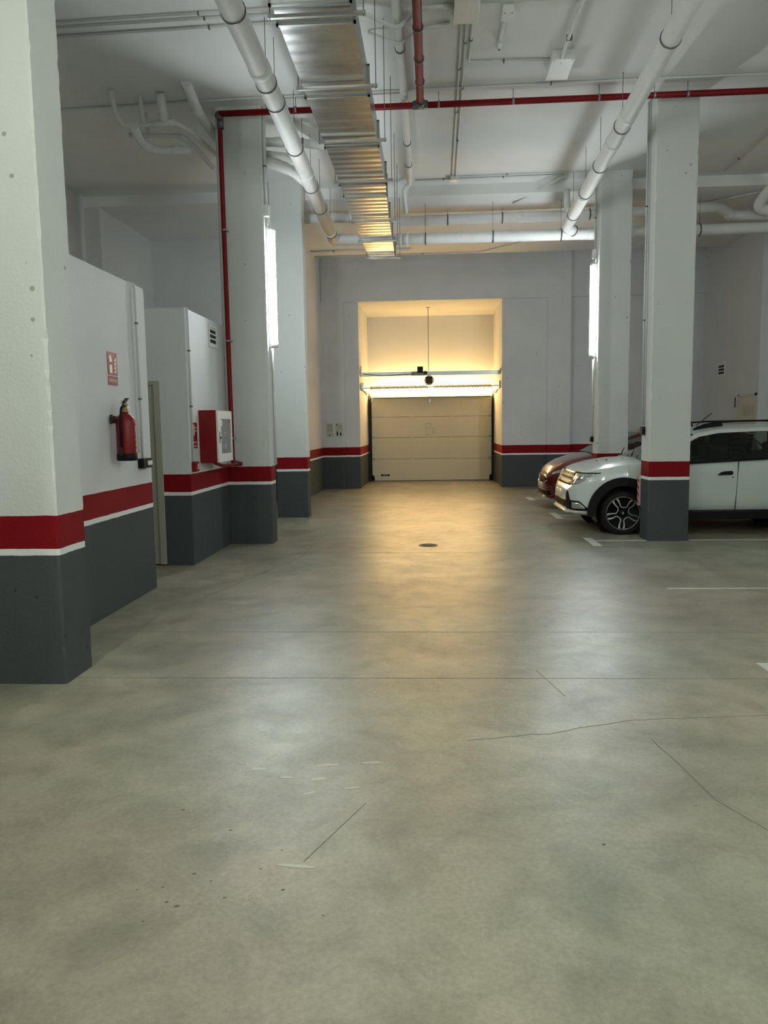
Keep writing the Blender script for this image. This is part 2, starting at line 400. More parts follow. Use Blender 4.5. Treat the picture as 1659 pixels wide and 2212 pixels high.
# parking bay markings
def mark(rects, label):
    for r in rects: pass
    m = MB()
    for x0, x1, y0, y1 in rects: m.prism([(x0, y0), (x1, y0), (x1, y1), (x0, y1)], .0002, .002, 'z')
    o = struct('trim_floor_marking', m, M['paintline'], label)
mark([(1.965, 2.075, 9.66, 10.38), (2.075, 2.72, 10.08, 10.16), (3.25, 6.2, 10.10, 10.18)], 'painted white bay line running under the first parked car pillar')
mark([(1.965, 2.075, 12.55, 13.37), (2.075, 2.72, 12.95, 13.03), (3.25, 6.2, 12.98, 13.06)], 'painted white bay line between the two parked cars')
mark([(1.90, 2.02, 15.65, 16.35), (2.02, 6.2, 15.95, 16.03)], 'painted white bay line beyond the red car')
mark([(2.0, 2.12, 3.95, 4.88)], 'bright painted bay mark at the edge of the empty bay')
mark([(2.11, 6.2, 7.12, 7.16)], 'thin worn bay line across the empty bay')

# ------------------------------------------------------------ pillars
def pillar(x0, x1, y0, y1, label, z1=ZC):
    m = MB(); b = m.b; nz = int(z1/.045); rings = []
    for i in range(nz+1):
        z = z1*i/nz; ring = []
        for (cx, cy, sx, sy) in ((x0, y0, 1, 1), (x1, y0, -1, 1), (x1, y1, -1, -1), (x0, y1, 1, -1)):
            c = .008+abs(random.gauss(0, .005)) + (.012 if random.random() < .05 else 0)
            p, q = Vector((cx, cy+sy*c, z)), Vector((cx+sx*c, cy, z))
            ring += [p, q] if (sx*sy) > 0 else [q, p]
        rings.append([b.verts.new(v) for v in ring])
    for a, c in zip(rings, rings[1:]):
        for j in range(8): b.faces.new((a[j], a[(j+1) % 8], c[(j+1) % 8], c[j]))
    b.faces.new(rings[0][::-1]); b.faces.new(rings[-1])
    return tag(obj('concrete_pillar', m, M['pillar']), label, 'pillar', None, 'thing')
pillar(-2.85, -2.19, 4.40, 4.76, 'big white concrete pillar beside the extinguisher wall, cut by the picture edge')
pillar(-2.665, -2.09, 10.0, 10.30, 'white concrete pillar carrying the red riser pipe and hose cabinet pipe')
pillar(-2.62, -2.09, 12.96, 13.24, 'white concrete pillar standing behind the one with the red riser')
pillar(2.72, 3.23, 10.08, 10.46, 'white concrete pillar standing in front of the white car')
pillar(2.665, 3.17, 13.0, 13.34, 'white concrete pillar with a lit tube, between the red and white cars')

# ------------------------------------------------------------ tube lights
def tube_light(loc, label, nx, mat, ln=1.50):
    """vertical weatherproof tube fitting fixed to a vertical face; nx = +1/-1 is the way it faces along x"""
    x, y, z0 = loc
    t = thing('tube_light', label, 'light', (x, y, z0), 'upright tube lights')
    b = MB().box(x, x+nx*.035, y-.05, y+.05, z0, z0+ln, .008); obj('housing', b, M['wbox'], t)
    d = MB().tube([(x+nx*.065, y, z0+.05), (x+nx*.065, y, z0+ln-.05)], .042, 18); obj('diffuser', d, mat, t)
    for k, zz in enumerate((z0+.005, z0+ln-.045)):
        e = MB().tube([(x+nx*.065, y, zz), (x+nx*.065, y, zz+.04)], .045, 18); obj('end_cap', e, M['wbox'], t)
    for zz in (z0+.3, z0+ln-.3):
        c = MB().box(x, x+nx*.03, y-.06, y-.048, zz, zz+.03); obj('clip', c, M['steel'], t)
    return t
tube_light((-2.09, 10.15, 2.53), 'glowing tube light on the pillar with the red riser', 1, M['tube'])
tube_light((2.665, 13.17, 2.57), 'glowing tube light on the pillar between the two cars', -1, M['tube'])
# unseen fittings behind and beside the camera; last four tubes added for fill light
pillar(4.3, 4.8, 3.2, 3.7, 'white concrete pillar of the empty bays outside the frame')
tube_light((4.3, 3.45, 2.55), 'tube light on the pillar of the empty bays', -1, M['tube'])
pillar(-2.85, -2.19, -1.9, -1.5, 'white concrete pillar behind the viewpoint, nearest the low rooms')
tube_light((-2.19, -1.7, 2.55), 'tube light on the pillar behind the viewpoint', 1, M['tubeb'])
pillar(2.735, 3.25, .1, .5, 'white concrete pillar beside the viewpoint, on the bay side')
tube_light((2.735, .3, 2.55), 'unseen tube light added for fill on the bay-side pillar beside the viewpoint', -1, M['tubeb'])
pillar(-2.72, -2.19, 1.2, 1.6, 'white concrete pillar beside the viewpoint, on the low room side')
tube_light((-2.19, 1.4, 2.55), 'unseen tube light added for fill on the pillar beside the viewpoint, low room side', 1, M['tubeb'])
pillar(2.735, 3.25, -3.4, -3.0, 'white concrete pillar behind the viewpoint, on the bay side')
tube_light((2.735, -3.2, 2.55), 'unseen tube light added for fill on the bay-side pillar behind the viewpoint', -1, M['tubeb'])
tube_light((11.9, 8.5, 2.55), 'unseen tube light added for fill on the far side wall beyond the cars', -1, M['tubeb'])

# ------------------------------------------------------------ garage door
gd = thing('door_1', 'cream sectional garage door closed at the end of the aisle', 'garage door', (0, 21.6, 0)); gd['kind'] = 'structure'
zz = [0.012, .61, 1.20, 1.76, 2.30]
for a, c in zip(zz, zz[1:]):
    m = MB(); m.box(-1.68, 1.60, 21.60, 21.64, a, c-.006, .003, 1)
    for k in range(1, 6):
        z = a+(c-a)*k/6; m.box(-1.675, 1.595, 21.597, 21.60, z-.004, z+.004)
    obj('door_panel', m, M['door'], gd)
for a in zz[1:4]:
    for x in (-1.63, -.57, .50, 1.55):
        m = MB().box(x-.03, x+.03, 21.585, 21.60, a-.035, a+.03, .004); m.tube([(x-.035, 21.585, a), (x+.035, 21.585, a)], .007, 8)
        obj('hinge', m, M['steel'] if abs(x) > 1 else M['door'], gd)
for x, s in ((-1.68, 1), (1.60, -1)):
    m = MB().prism([(x, .02), (x+s*.07, .02), (x+s*.055, .15), (x, .17)], 21.575, 21.60); obj('corner_bracket', m, M['black'], gd)
    m = MB().prism([(x, 2.29), (x+s*.06, 2.29), (x+s*.05, 2.20), (x, 2.17)], 21.58, 21.60); obj('corner_bracket', m, M['steel'], gd)
m = MB().tube([(-1.42, 21.575, .165), (-1.22, 21.575, .165)], .014, 10).sphere((-1.41, 21.575, .165), .032, 1, .6, .8).sphere((-1.23, 21.575, .165), .032, 1, .6, .8)
obj('handle', m, M['black'], gd)
for x, s in ((-1.70, -1), (1.62, 1)):
    m = MB().box(x, x+s*.06, 21.55, 21.70, 0, 2.34, .004); obj('guide_rail', m, M['dark'], gd)
    xx = x+s*.03
    m = MB().box(xx-.025, xx+.025, 19.55, 21.6, 2.40, 2.46, .004); obj('ceiling_track', m, M['steel'], gd)
    m = MB().bend([(xx, 21.58, 2.2), (xx, 21.5, 2.42), (xx, 20.9, 2.34), (xx, 19.6, 2.50)], .018, .15, 8); obj('track_stay', m, M['steel'], gd)
    m = MB().box(xx-.03, xx+.03, 19.5, 19.6, 2.42, 2.58, .005); obj('end_bearing', m, M['steel'], gd)
m = MB()
for (x0, x1, z0, z1) in [(-.20, -.06, 1.44, 1.455), (-.20, -.19, 1.26, 1.57), (-.20, -.06, 1.555, 1.57), (-.20, -.06, 1.26, 1.275), (-.06, -.05, 1.44, 1.57), (-.02, .05, 1.42, 1.43), (-.02, -.01, 1.26, 1.43), (-.02, .05, 1.34, 1.35), (.04, .05, 1.26, 1.43)]:
    m.box(x0, x1, 21.592, 21.597, z0, z1)
obj('raised_mark', m, M['beige'], gd)
m = MB().box(-1.66, 1.58, 21.575, 21.60, 2.27, 2.285); obj('top_seal', m, M['dark'], gd)
m = MB().box(-1.68, 1.60, 21.59, 21.64, 0, .014); obj('bottom_seal', m, M['dark'], gd)
# spring shaft
sh = thing('spring_shaft', 'torsion spring shaft spanning the recess above the garage door', 'spring shaft', (0, 19.58, 2.5))
obj('shaft', MB().tube([(-1.74, 19.58, 2.455), (1.64, 19.58, 2.465)], .012, 10), M['coil'], sh)
for x0, x1 in ((-1.55, -.12), (.03, 1.45)):
    P = []; n = int((x1-x0)/.038)
    for i in range(n*8+1):
        a = i/8*2*PI; P.append((x0+(x1-x0)*i/(n*8), 19.58+.040*math.cos(a), 2.46+.040*math.sin(a)))
    obj('coil_spring', MB().tube(P, .009, 6), M['coil'], sh)
# warm lamp on the lintel
wl_ = thing('warm_light_strip', 'warm glowing light strip along the top edge of the garage door', 'light', (0, 21.4, 2.3))
obj('diffuser', MB().box(-1.61, 1.53, 21.34, 21.39, 2.318, 2.515, .015), M['warm'], wl_)
obj('housing', MB().box(-1.62, 1.54, 21.33, 21.59, 2.305, 2.316, .003), M['white'], wl_)  # plate added below the strip to shield the door from its direct light
for x in (-1.3, -.04, 1.22): obj('bracket', MB().box(x-.01, x+.01, 21.36, 21.715, 2.515, 2.53), M['steel'], wl_)
# opener
op = thing('door_opener', 'door opener motor hung on a rod from the recess ceiling', 'door opener', (-.1, 20.1, 2.6))
obj('hanger_rod', MB().tube([(-.1, 20.2, 4.47), (-.1, 20.2, 2.75)], .008, 8).box(-.15, -.05, 20.15, 20.25, 4.462, 4.47), M['dsteel'], op)
obj('motor_housing', MB().box(-.17, .00, 20.1, 20.3, 2.57, 2.75, .02), M['dark'], op)
obj('motor_ring', MB().lathe([(.06, 20.30), (.125, 20.30), (.125, 20.34), (.06, 20.34)], 'y', (-.085, 0, 2.66), 24), M['white'], op)
obj('drive_rail', MB().box(-.10, -.06, 20.3, 21.6, 2.60, 2.64), M['steel'], op)
obj('pull_arm', MB().box(-.09, -.07, 21.5, 21.56, 2.12, 2.62).box(-.11, -.05, 21.54, 21.59, 2.14, 2.22), M['steel'], op)
cb = thing('support_rail', 'horizontal steel rail crossing the recess above the garage door', 'rail', (0, 19.55, 2.76))
obj('rail', MB().box(-1.765, 1.655, 19.53, 19.57, 2.735, 2.835, .004), M['steel'], cb)
obj('rail_foot', MB().box(-1.768, -1.745, 19.48, 19.62, 2.74, 2.98, .003), M['steel'], cb)
obj('rail_foot', MB().box(1.635, 1.658, 19.48, 19.62, 2.74, 2.88, .003), M['steel'], cb)
obj('cable', MB().bend([(-1.7, 19.5, 2.79), (-1.2, 19.5, 2.75), (-.8, 19.5, 2.765), (-.45, 19.5, 2.78)], .008, .1, 6), M['dark'], cb)
bx = thing('control_box', 'black control box clamped on the steel rail above the door', 'control box', (-.3, 19.5, 2.76))
obj('casing', MB().box(-.37, -.23, 19.42, 19.53, 2.80, 2.95, .012), M['black'], bx)
obj('mounting_plate', MB().box(-.52, -.20, 19.51, 19.53, 2.74, 2.84, .004), M['dsteel'], bx)
obj('gear', MB().lathe([(.01, 19.46), (.045, 19.46), (.045, 19.5), (.01, 19.5)], 'y', (-.17, 0, 2.80), 16), M['dark'], bx)
# notices on the pilaster beside the recess
for x0, x1, la in ((-2.585, -2.42, 'printed notice with two grey paragraphs on the end wall pilaster'), (-2.36, -2.18, 'printed notice with two dark icons on the end wall pilaster')):
    t = thing('paper_notice', la, 'notice', ((x0+x1)/2, 18.995, 1.27))
    obj('sheet', MB().box(x0, x1, 18.994, 18.999, 1.27, 1.60), M['paper'], t)
    m = MB(); k = MB(); k2 = None
    if x0 < -2.5:
        for z in np.arange(1.40, 1.57, .018): m.box(x0+.03, x1-.02, 18.991, 18.994, z, z+.008) if not 1.455 < z < 1.475 else None
        k.box(x0+.07, x0+.095, 18.991, 18.994, 1.29, 1.32)
    else:
        for z in (1.50, 1.52, 1.54, 1.47): m.box(x0+.05, x1-.02, 18.991, 18.994, z, z+.006)
        k.sphere((x0+.03, 18.993, 1.56), .014, 1, .1, 1); k2 = MB().box(x0+.03, x0+.06, 18.991, 18.994, 1.30, 1.40); k3 = MB().box(x0+.11, x0+.14, 18.991, 18.994, 1.30, 1.37)
    obj('print', m, M['greyprint'], t); obj('icon', k, M['black'], t)
    if k2: obj('icon', k2, M['black'], t); obj('icon', k3, M['black'], t)

# ------------------------------------------------------------ beige door in the low room
d2 = thing('door_2', 'narrow beige metal door with ventilation slits in the low room', 'door', (-3.4, 8.45, 0)); d2['kind'] = 'structure'
obj('frame', MB().box(-3.03, -2.96, 8.415, 8.50, 0.012, 2.03, .004).box(-3.80, -3.03, 8.415, 8.50, 1.985, 2.03, .003).box(-3.80, -3.75, 8.415, 8.50, .012, 1.985, .003), M['beige'], d2)
obj('leaf', MB().box(-3.75, -3.03, 8.44, 8.50, .012, 1.985, .003), M['beige'], d2)
m = MB()
for z in [1.60+.022*i for i in range(7)]+[.22+.022*i for i in range(9)]: m.box(-3.62, -3.15, 8.434, 8.44, z, z+.008)
obj('louvre', m, M['dsteel'], d2)
obj('handle', MB().bend([(-3.66, 8.44, 1.02), (-3.66, 8.38, 1.02), (-3.54, 8.38, 1.02)], .01, .02, 8), M['black'], d2)
# small door in the right block
d3 = thing('door_3', 'small beige metal door half hidden behind the white car', 'door', (6.39, 16.6, 0)); d3['kind'] = 'structure'
obj('frame', MB().box(6.375, 6.41, 16.05, 16.10, 0, 2.06).box(6.375, 6.41, 16.90, 16.95, 0, 2.06).box(6.375, 6.41, 16.05, 16.95, 2.01, 2.06), M['pbeige'], d3)
obj('leaf', MB().box(6.385, 6.41, 16.10, 16.90, 0, 2.01, .003), M['pbeige'], d3)
m = MB()
for y in np.arange(16.2, 16.75, .08): m.box(6.381, 6.386, y, y+.02, 1.62, 1.82)
obj('louvre', m, M['beige'], d3)
n1 = thing('painted_number', 'black painted number one beside the small beige door', 'number', (6.398, 17.17, 1.8))
text(n1, '1', .27, (6.397, 17.17, 1.81), ROT_MX, M['black'], 'lettering', 'CENTER', .001, .012)

# ------------------------------------------------------------ vents
def vent(x, y0, y1, z0, z1, nx, label):
    t = thing('wall_vent', label, 'vent', (x, (y0+y1)/2, z0))
    obj('frame', MB().box(x, x+nx*.012, y0-.03, y1+.05, z0-.05, z0-.012).box(x, x+nx*.012, y0-.03, y1+.05, z1+.012, z1+.04).box(x, x+nx*.012, y0-.03, y0-.005, z0-.012, z1+.012).box(x, x+nx*.012, y1+.005, y1+.05, z0-.012, z1+.012), M['wbox'], t)
    h = (z1-z0)/3
    m = MB(); s = MB()
    for k in range(3):
        m.box(x+nx*.001, x+nx*.005, y0, y1, z0+h*k+h*.08, z0+h*k+h*.68)
        s.box(x+nx*.002, x+nx*.016, y0, y1, z0+h*k+h*.72, z0+h*(k+1)+h*.02)
    obj('opening', m, M['black'], t); obj('slat', s, M['wbox'], t)
vent(-2.655, 9.36, 9.62, 2.53, 2.70, 1, 'small vent with three slots high on the hose cabinet wall')
vent(6.4, 17.85, 18.20, 2.55, 2.76, -1, 'small vent with three slots high behind the white car')

# ------------------------------------------------------------ fire gear on the near low wall
X1 = -2.65
t = thing('extinguisher_sign', 'red EXTINTOR sign on the wall above the fire extinguisher', 'sign', (X1, 6.43, 1.86))
obj('board', MB().box(X1, X1+.004, 6.33, 6.525, 1.958, 2.145, .001, 1).box(X1, X1+.004, 6.33, 6.525, 1.875, 1.948, .001, 1), M['redsign'], t)
m = MB(); q = X1+.0045
m.prism([(6.365, 1.972), (6.415, 1.972), (6.415, 2.04), (6.365, 2.04)], q, q+.001, 'x').prism([(6.365, 2.062), (6.415, 2.062), (6.413, 2.09), (6.40, 2.11), (6.375, 2.11), (6.367, 2.09)], q, q+.001, 'x').prism([(6.35, 2.095), (6.375, 2.118), (6.405, 2.118), (6.405, 2.112), (6.38, 2.108), (6.357, 2.09)], q, q+.001, 'x')
obj('extinguisher_symbol', m, M['cream'], t)
m = MB()
for k in range(4):
    z = 1.972+k*.032; m.prism([(6.455+k*.002, z), (6.49, z+.008), (6.505, z+.03), (6.497, z+.046), (6.487, z+.026), (6.465, z+.02)], q, q+.001, 'x')
obj('flame_symbol', m, M['cream'], t)
text(t, 'EXTINTOR', .034, (q, 6.4275, 1.90), ROT_PX, M['cream'])

ex = thing('fire_extinguisher', 'red fire extinguisher with black hose hung on the low white wall', 'fire extinguisher', (X1+.11, 6.365, 1.25))
ex_c = (X1+.115, 6.365)
pr = [(.0, 1.262), (.068, 1.262), (.078, 1.272), (.080, 1.30), (.080, 1.56), (.077, 1.585), (.066, 1.61), (.045, 1.63), (.026, 1.642), (.022, 1.65), (.0, 1.65)]
obj('cylinder_body', MB().lathe([(r if r else .001, h) for r, h in pr], 'z', (*ex_c, 0), 36), M['red'], ex)
obj('base_ring', MB().lathe([(.06, 1.25), (.078, 1.25), (.0835, 1.262), (.0835, 1.305), (.0805, 1.308)], 'z', (*ex_c, 0), 36), M['black'], ex)
obj('valve', MB().lathe([(.001, 1.645), (.03, 1.648), (.03, 1.662), (.018, 1.668), (.018, 1.70), (.024, 1.703), (.024, 1.72), (.001, 1.725)], 'z', (*ex_c, 0), 16), M['brass'], ex)
obj('lever', MB().prism([(6.335, 1.722), (6.375, 1.725), (6.415, 1.752), (6.435, 1.757), (6.435, 1.768), (6.405, 1.765), (6.365, 1.745), (6.335, 1.738)], ex_c[0]-.01, ex_c[0]+.01, 'x').prism([(6.335, 1.70), (6.395, 1.695), (6.42, 1.705), (6.42, 1.714), (6.395, 1.708), (6.335, 1.712)], ex_c[0]-.008, ex_c[0]+.008, 'x'), M['black'], ex)
obj('pressure_gauge', MB().lathe([(.001, 0), (.017, 0), (.017, .012), (.001, .014)], 'x', (ex_c[0]+.018, 6.365, 1.685), 20), M['white'], ex)
obj('safety_pin', MB().tube([(ex_c[0]+.0, 6.305+.012*math.cos(a), 1.73+.012*math.sin(a)) for a in [k*PI/6 for k in range(13)]], .002, 6), M['steel'], ex)
obj('hose', MB().bend([(ex_c[0], 6.345, 1.70), (ex_c[0]-.0, 6.29, 1.685), (ex_c[0]-.005, 6.27, 1.56), (ex_c[0]-.01, 6.275, 1.35)], .011, .05, 10), M['black'], ex)
obj('nozzle', MB().tube([(ex_c[0]-.01, 6.275, 1.37), (ex_c[0]-.01, 6.275, 1.29)], [.011, .016], 12), M['dark'], ex)
obj('wall_bracket', MB().box(X1, X1+.04, 6.335, 6.395, 1.56, 1.62, .004).box(X1+.02, X1+.035, 6.28, 6.31, 1.56, 1.63, .003), M['dark'], ex)
text(ex, 'ABC', .042, (ex_c[0]+.0825, 6.35, 1.545), ROT_PX, M['pink'], 'lettering', 'LEFT')
m = MB()
random.seed(3)
for k in range(9):
    z = 1.515-k*.019
    if k in (4,): continue
    a0 = random.uniform(-.15, -.05)
    for j in range(7):
        a = a0+j*.085
        if random.random() < .2: continue
        x, y = ex_c[0]+.0812*math.cos(a), ex_c[1]+.0812*math.sin(a)
        m.box(x-.0008, x+.0008, y-.0024, y+.0028, z, z+.007)
obj('lettering', m, M['pink'], ex)
obj('warning_symbol', MB().prism([(ex_c[1]-.014, 1.325), (ex_c[1]+.010, 1.325), (ex_c[1]-.002, 1.352)], ex_c[0]+.080, ex_c[0]+.0822, 'x'), M['pink'], ex)

# socket box and conduits on the near low wall
t = thing('socket_box', 'black twin socket box at the end of the extinguisher wall', 'socket', (X1, 7.06, 1.15))
obj('casing', MB().box(X1, X1+.055, 6.89, 7.11, 1.158, 1.245, .006), M['black'], t)
for y in (7.01, 7.07): obj('socket_lid', MB().lathe([(.001, 0), (.024, 0), (.024, .006), (.001, .008)], 'x', (X1+.055, y, 1.20), 18), M['white'], t)
def conduit(name, runs, label, cat='conduit', r=.011, clips=(), mat='conduit', br=.05, group=None):
    t = thing(name, label, cat, runs[0][-1], group)
    for p in runs: obj('conduit_run' if name != 'cable_line' else 'cable', MB().bend(p, r, br, 10), M[mat], t)
    for (x, y, z, ax) in clips:
        a, b, c = (r*1.5, .008, r*1.5) if ax == 'y' else ((.008, r*1.5, r*1.5) if ax == 'x' else (r*1.5, r*1.5, .008))
        obj('clip', MB().box(x-a, x+a, y-b, y+b, z-c, z+c, .002, 1), M['dsteel'], t)
    return t
xc = X1+.014
conduit('conduit', [[(xc-.1, 6.985, 2.80), (xc, 6.985, 2.80), (xc, 6.98, 1.245)]], 'thin vertical conduit feeding the black socket box', r=.010, clips=[(xc, 6.984, 2.45, 'z'), (xc, 6.982, 1.78, 'z')])
conduit('conduit', [[(xc-.1, 6.90, 2.80), (xc, 6.90, 2.80), (xc, 6.90, 2.3), (xc, 6.90, 1.30)]], 'painted-over conduit beside the one feeding the socket box', r=.006, mat='galvpaint')
# far low wall
X2 = -2.655
conduit('conduit', [[(X2-.05, 8.50, 2.81), (X2+.014, 8.50, 2.81), (X2+.014, 8.50, 1.13)]], 'thin vertical conduit at the corner above the red call point', r=.011, clips=[(X2+.014, 8.50, 2.35, 'z'), (X2+.014, 8.50, 1.75, 'z')])
t = thing('alarm_call_point', 'small red alarm call point below the hose sign', 'alarm button', (X2, 8.53, 1.03))
obj('casing', MB().box(X2, X2+.05, 8.475, 8.60, 1.035, 1.145, .006), M['red'], t)
obj('button_plate', MB().box(X2+.05, X2+.053, 8.535, 8.575, 1.06, 1.12), M['pink'], t)
t = thing('hose_sign', 'red fire hose sign between the conduit and the hose cabinet', 'sign', (X2, 8.63, 1.29))
obj('board', MB().box(X2, X2+.004, 8.545, 8.715, 1.29, 1.575, .001, 1), M['redsign'], t)
q = X2+.0045
obj('hose_symbol', MB().box(q, q+.001, 8.575, 8.61, 1.43, 1.555).box(q, q+.001, 8.62, 8.63, 1.45, 1.54).box(q, q+.001, 8.61, 8.685, 1.49, 1.51).box(q, q+.001, 8.635, 8.69, 1.475, 1.525), M['pink'], t)
text(t, 'BOCA DE', .030, (q, 8.63, 1.345), ROT_PX, M['pink']); text(t, 'INCENDIO', .030, (q, 8.63, 1.305), ROT_PX, M['pink'])
# hose cabinet
hc = thing('hose_cabinet', 'red fire hose cabinet with white glazed door beside the pillar', 'fire hose cabinet', (X2, 9.1, 1.1))
y0, y1, z0, z1, xf = 8.80, 9.42, 1.115, 1.715, X2+.20
obj('body', MB().box(X2, xf, y0, y1, z0, z1, .004), M['red'], hc)
fr = MB().box(xf, xf+.022, y0, y0+.13, z0+.005, z1-.005, .003).box(xf, xf+.022, y1-.05, y1, z0+.005, z1-.005, .003).box(xf, xf+.022, y0+.13, y1-.05, z0+.005, z0+.10).box(xf, xf+.022, y0+.13, y1-.05, z1-.10, z1-.005)
dr = obj('door', fr, M['white'], hc)
obj('pane', MB().box(xf+.002, xf+.014, y0+.13, y1-.05, z0+.10, z1-.10), M['grey'], dr)
obj('latch', MB().box(xf+.022, xf+.028, y0+.04, y0+.075, 1.34, 1.47, .002), M['steel'], dr)
obj('lock', MB().lathe([(.001, 0), (.011, 0), (.011, .010), (.001, .012)], 'x', (xf+.028, y0+.057, 1.40), 14), M['black'], dr)
obj('sticker', MB().box(xf+.014, xf+.015, y0+.15, y0+.205, 1.535, 1.605), M['white'], dr); obj('sticker', MB().box(xf+.014, xf+.015, y1-.13, y1-.07, 1.57, 1.60), M['redsign'], dr)
k = MB().lathe([(.045, 0), (.055, 0), (.055, .002), (.045, .002)], 'x', (xf+.0145, y0+.31, 1.37), 24).box(xf+.0145, xf+.0155, y0+.27, y0+.36, 1.30, 1.312).prism([(y0+.28, 1.30), (y0+.34, 1.30), (y0+.31, 1.25)], xf+.0145, xf+.0155, 'x').box(xf+.0145, xf+.0155, y0+.28, y0+.34, 1.45, 1.46)
obj('pane_print', k, M['paper'], dr)
obj('embossed_disc', MB().lathe([(.03, 0), (.036, 0), (.036, -.003), (.03, -.003)], 'y', (X2+.1, y0, 1.63), 20), M['red'], hc)

# ------------------------------------------------------------ red fire pipe
rp = thing('fire_pipe', 'red fire pipe running below the ceiling and down the pillar to the hose cabinet', 'fire pipe', (-2.56, 9.93, 1.05))
ZR = 5.31; YR = 9.82
obj('ceiling_run', MB().tube([(-2.56, YR, ZR-.01), (9.5, YR, ZR+.015)], .036, 16), M['redpipe'], rp)
obj('riser', MB().bend([(-2.56, YR, ZR-.01), (-2.57, YR+.06, ZR-.08), (-2.56, YR+.07, 1.07), (-2.44, YR+.05, 1.05)], .029, .04, 14), M['redpipe'], rp)
obj('branch', MB().tube([(-.12, YR, ZR), (-.105, 2.0, ZR+.03)], .044, 16), M['redpipe'], rp)
obj('cabinet_feed', MB().bend([(-2.48, 9.93, 1.055), (-2.50, 9.6, 1.055), (-2.52, 9.25, 1.06), (-2.55, 9.05, 1.10), (-2.56, 9.0, 1.13)], .019, .08, 12), M['redpipe'], rp)
obj('elbow', MB().sphere((-2.565, YR+.02, ZR-.02), .052).tube([(-2.565, YR+.06, ZR-.03), (-2.565, YR+.07, ZR-.16)], .042, 14), M['dsteel'], rp)
obj('tee', MB().tube([(-.21, YR, ZR), (-.03, YR, ZR)], .050, 16).tube([(-.12, YR, ZR), (-.12, YR-.12, ZR)], .054, 16), M['dsteel'], rp)
obj('elbow', MB().sphere((-2.52, 9.93, 1.055), .04).tube([(-2.50, 9.93, 1.055), (-2.50, 9.80, 1.055)], .032, 12), M['dsteel'], rp)
for z in (3.95, 2.6, 1.38): obj('clamp', MB().tube([(-2.56, YR+.07, z-.012), (-2.56, YR+.07, z+.012)], .038, 14).box(-2.60, -2.52, YR+.07, YR+.14, z-.01, z+.01), M['pink'] if 0 else M['steel'], rp)
for x in (-1.62, .10, .98, 1.98, 2.62, 3.0, 4.0): 
    obj('clamp', MB().tube([(x-.012, YR, ZR), (x+.012, YR, ZR)], .043, 14).tube([(x, YR, ZR+.03), (x, YR, ZC)], .005, 6), M['steel'], rp)
for y in (8.65, 8.0, 7.3, 9.2): obj('clamp', MB().tube([(-.115, y-.012, ZR+.008), (-.115, y+.012, ZR+.008)], .054, 14).tube([(-.115, y, ZR+.03), (-.115, y, ZC)], .005, 6), M['dsteel'], rp)

# ------------------------------------------------------------ ventilation duct
du = thing('ventilation_duct', 'galvanised rectangular ventilation duct hung below the ceiling', 'duct', (-.8, 9, 4.35))
zb, zt = 4.35, 4.58
cuts = [3.2, 4.4, 5.57, 5.84, 7.08, 8.32, 9.57, 10.02, 11.25, 12.33, 13.23, 13.56]
def dx(y): return (float(np.interp(y, [10, 11, 13.5], [-1.07, -1.095, -1.055])), float(np.interp(y, [9.7, 10.6, 13.5], [-.537, -.575, -.615])))
for a, b in zip(cuts, cuts[1:]):
    l0, r0 = dx(a); l1, r1 = dx(b); m = MB().box(l0, r0, a+.004, b-.004, zb, zt)
    for v in m.b.verts:
        if v.co.y > (a+b)/2: v.co.x = l1 if v.co.x < -.8 else r1
    obj('duct_section', m, M['galv'], du)
for y in cuts[1:]:
    xl, xr = dx(y)
    obj('flange', MB().box(xl-.018, xr+.018, y-.012, y+.012, zb-.016, zb).box(xl-.018, xl, y-.012, y+.012, zb-.016, zt+.016).box(xr, xr+.018, y-.012, y+.012, zb-.016, zt+.016).box(xl-.018, xr+.018, y-.012, y+.012, zt, zt+.016), M['steel'], du)
for y in (5.68, 6.84, 8.08, 9.35, 11.09, 12.31, 13.52):
    xl, xr = dx(y)
    h = obj('hanger_rail', MB().box(xl-.045, xr+.10, y-.014, y+.014, zb-.042, zb-.017, .002, 1), M['steel'], du)
    zc = ZC if y < YS0 else ZS
    obj('hanger_rod', MB().tube([(xl-.032, y, zb-.052), (xl-.032, y, zc)], .004, 6), M['dsteel'], h)
    obj('hanger_rod', MB().tube([(xr+.085, y, zb-.052), (xr+.085, y, zc)], .004, 6), M['dsteel'], h)

# ------------------------------------------------------------ drain pipes
def along(pts, d):
    P = [Vector(p) for p in pts]
    for a, b in zip(P, P[1:]):
        L = (b-a).length
        if d <= L: return a+(b-a)*(d/L), (b-a).normalized()
        d -= L
    return P[-1], (P[-1]-P[-2]).normalized()
def plen(pts): return sum((Vector(b)-Vector(a)).length for a, b in zip(pts, pts[1:]))
def drain(pts, r, label, joints, hangers, extra=(), br=.18, name='drain_pipe', mat='pvc', group=None):
    t = thing(name, label, 'pipe', pts[0], group)
    obj('pipe_run', MB().bend(pts, r, br, 24, 6), M[mat], t)
    for d in joints:
        p, u = along(pts, d); obj('coupling', MB().tube([p-u*.055, p-u*.05, p+u*.05, p+u*.055], [r+.002, r+.007, r+.007, r+.002], 24), M[mat], t)
    for d in hangers:
        p, u = along(pts, d); zc = ZC if p.y < YS0 else ZS
        c = obj('pipe_clamp', MB().tube([p-u*.011, p+u*.011], r+.008, 24), M['dsteel'], t)
        obj('hanger_rod', MB().tube([p+Vector((0, 0, r)), (p.x, p.y, zc)], .0035, 6), M['dsteel'], c)
    for nm, pp, rr in extra: obj(nm, MB().bend(pp, rr, .08, 20), M[mat], t)
    return t
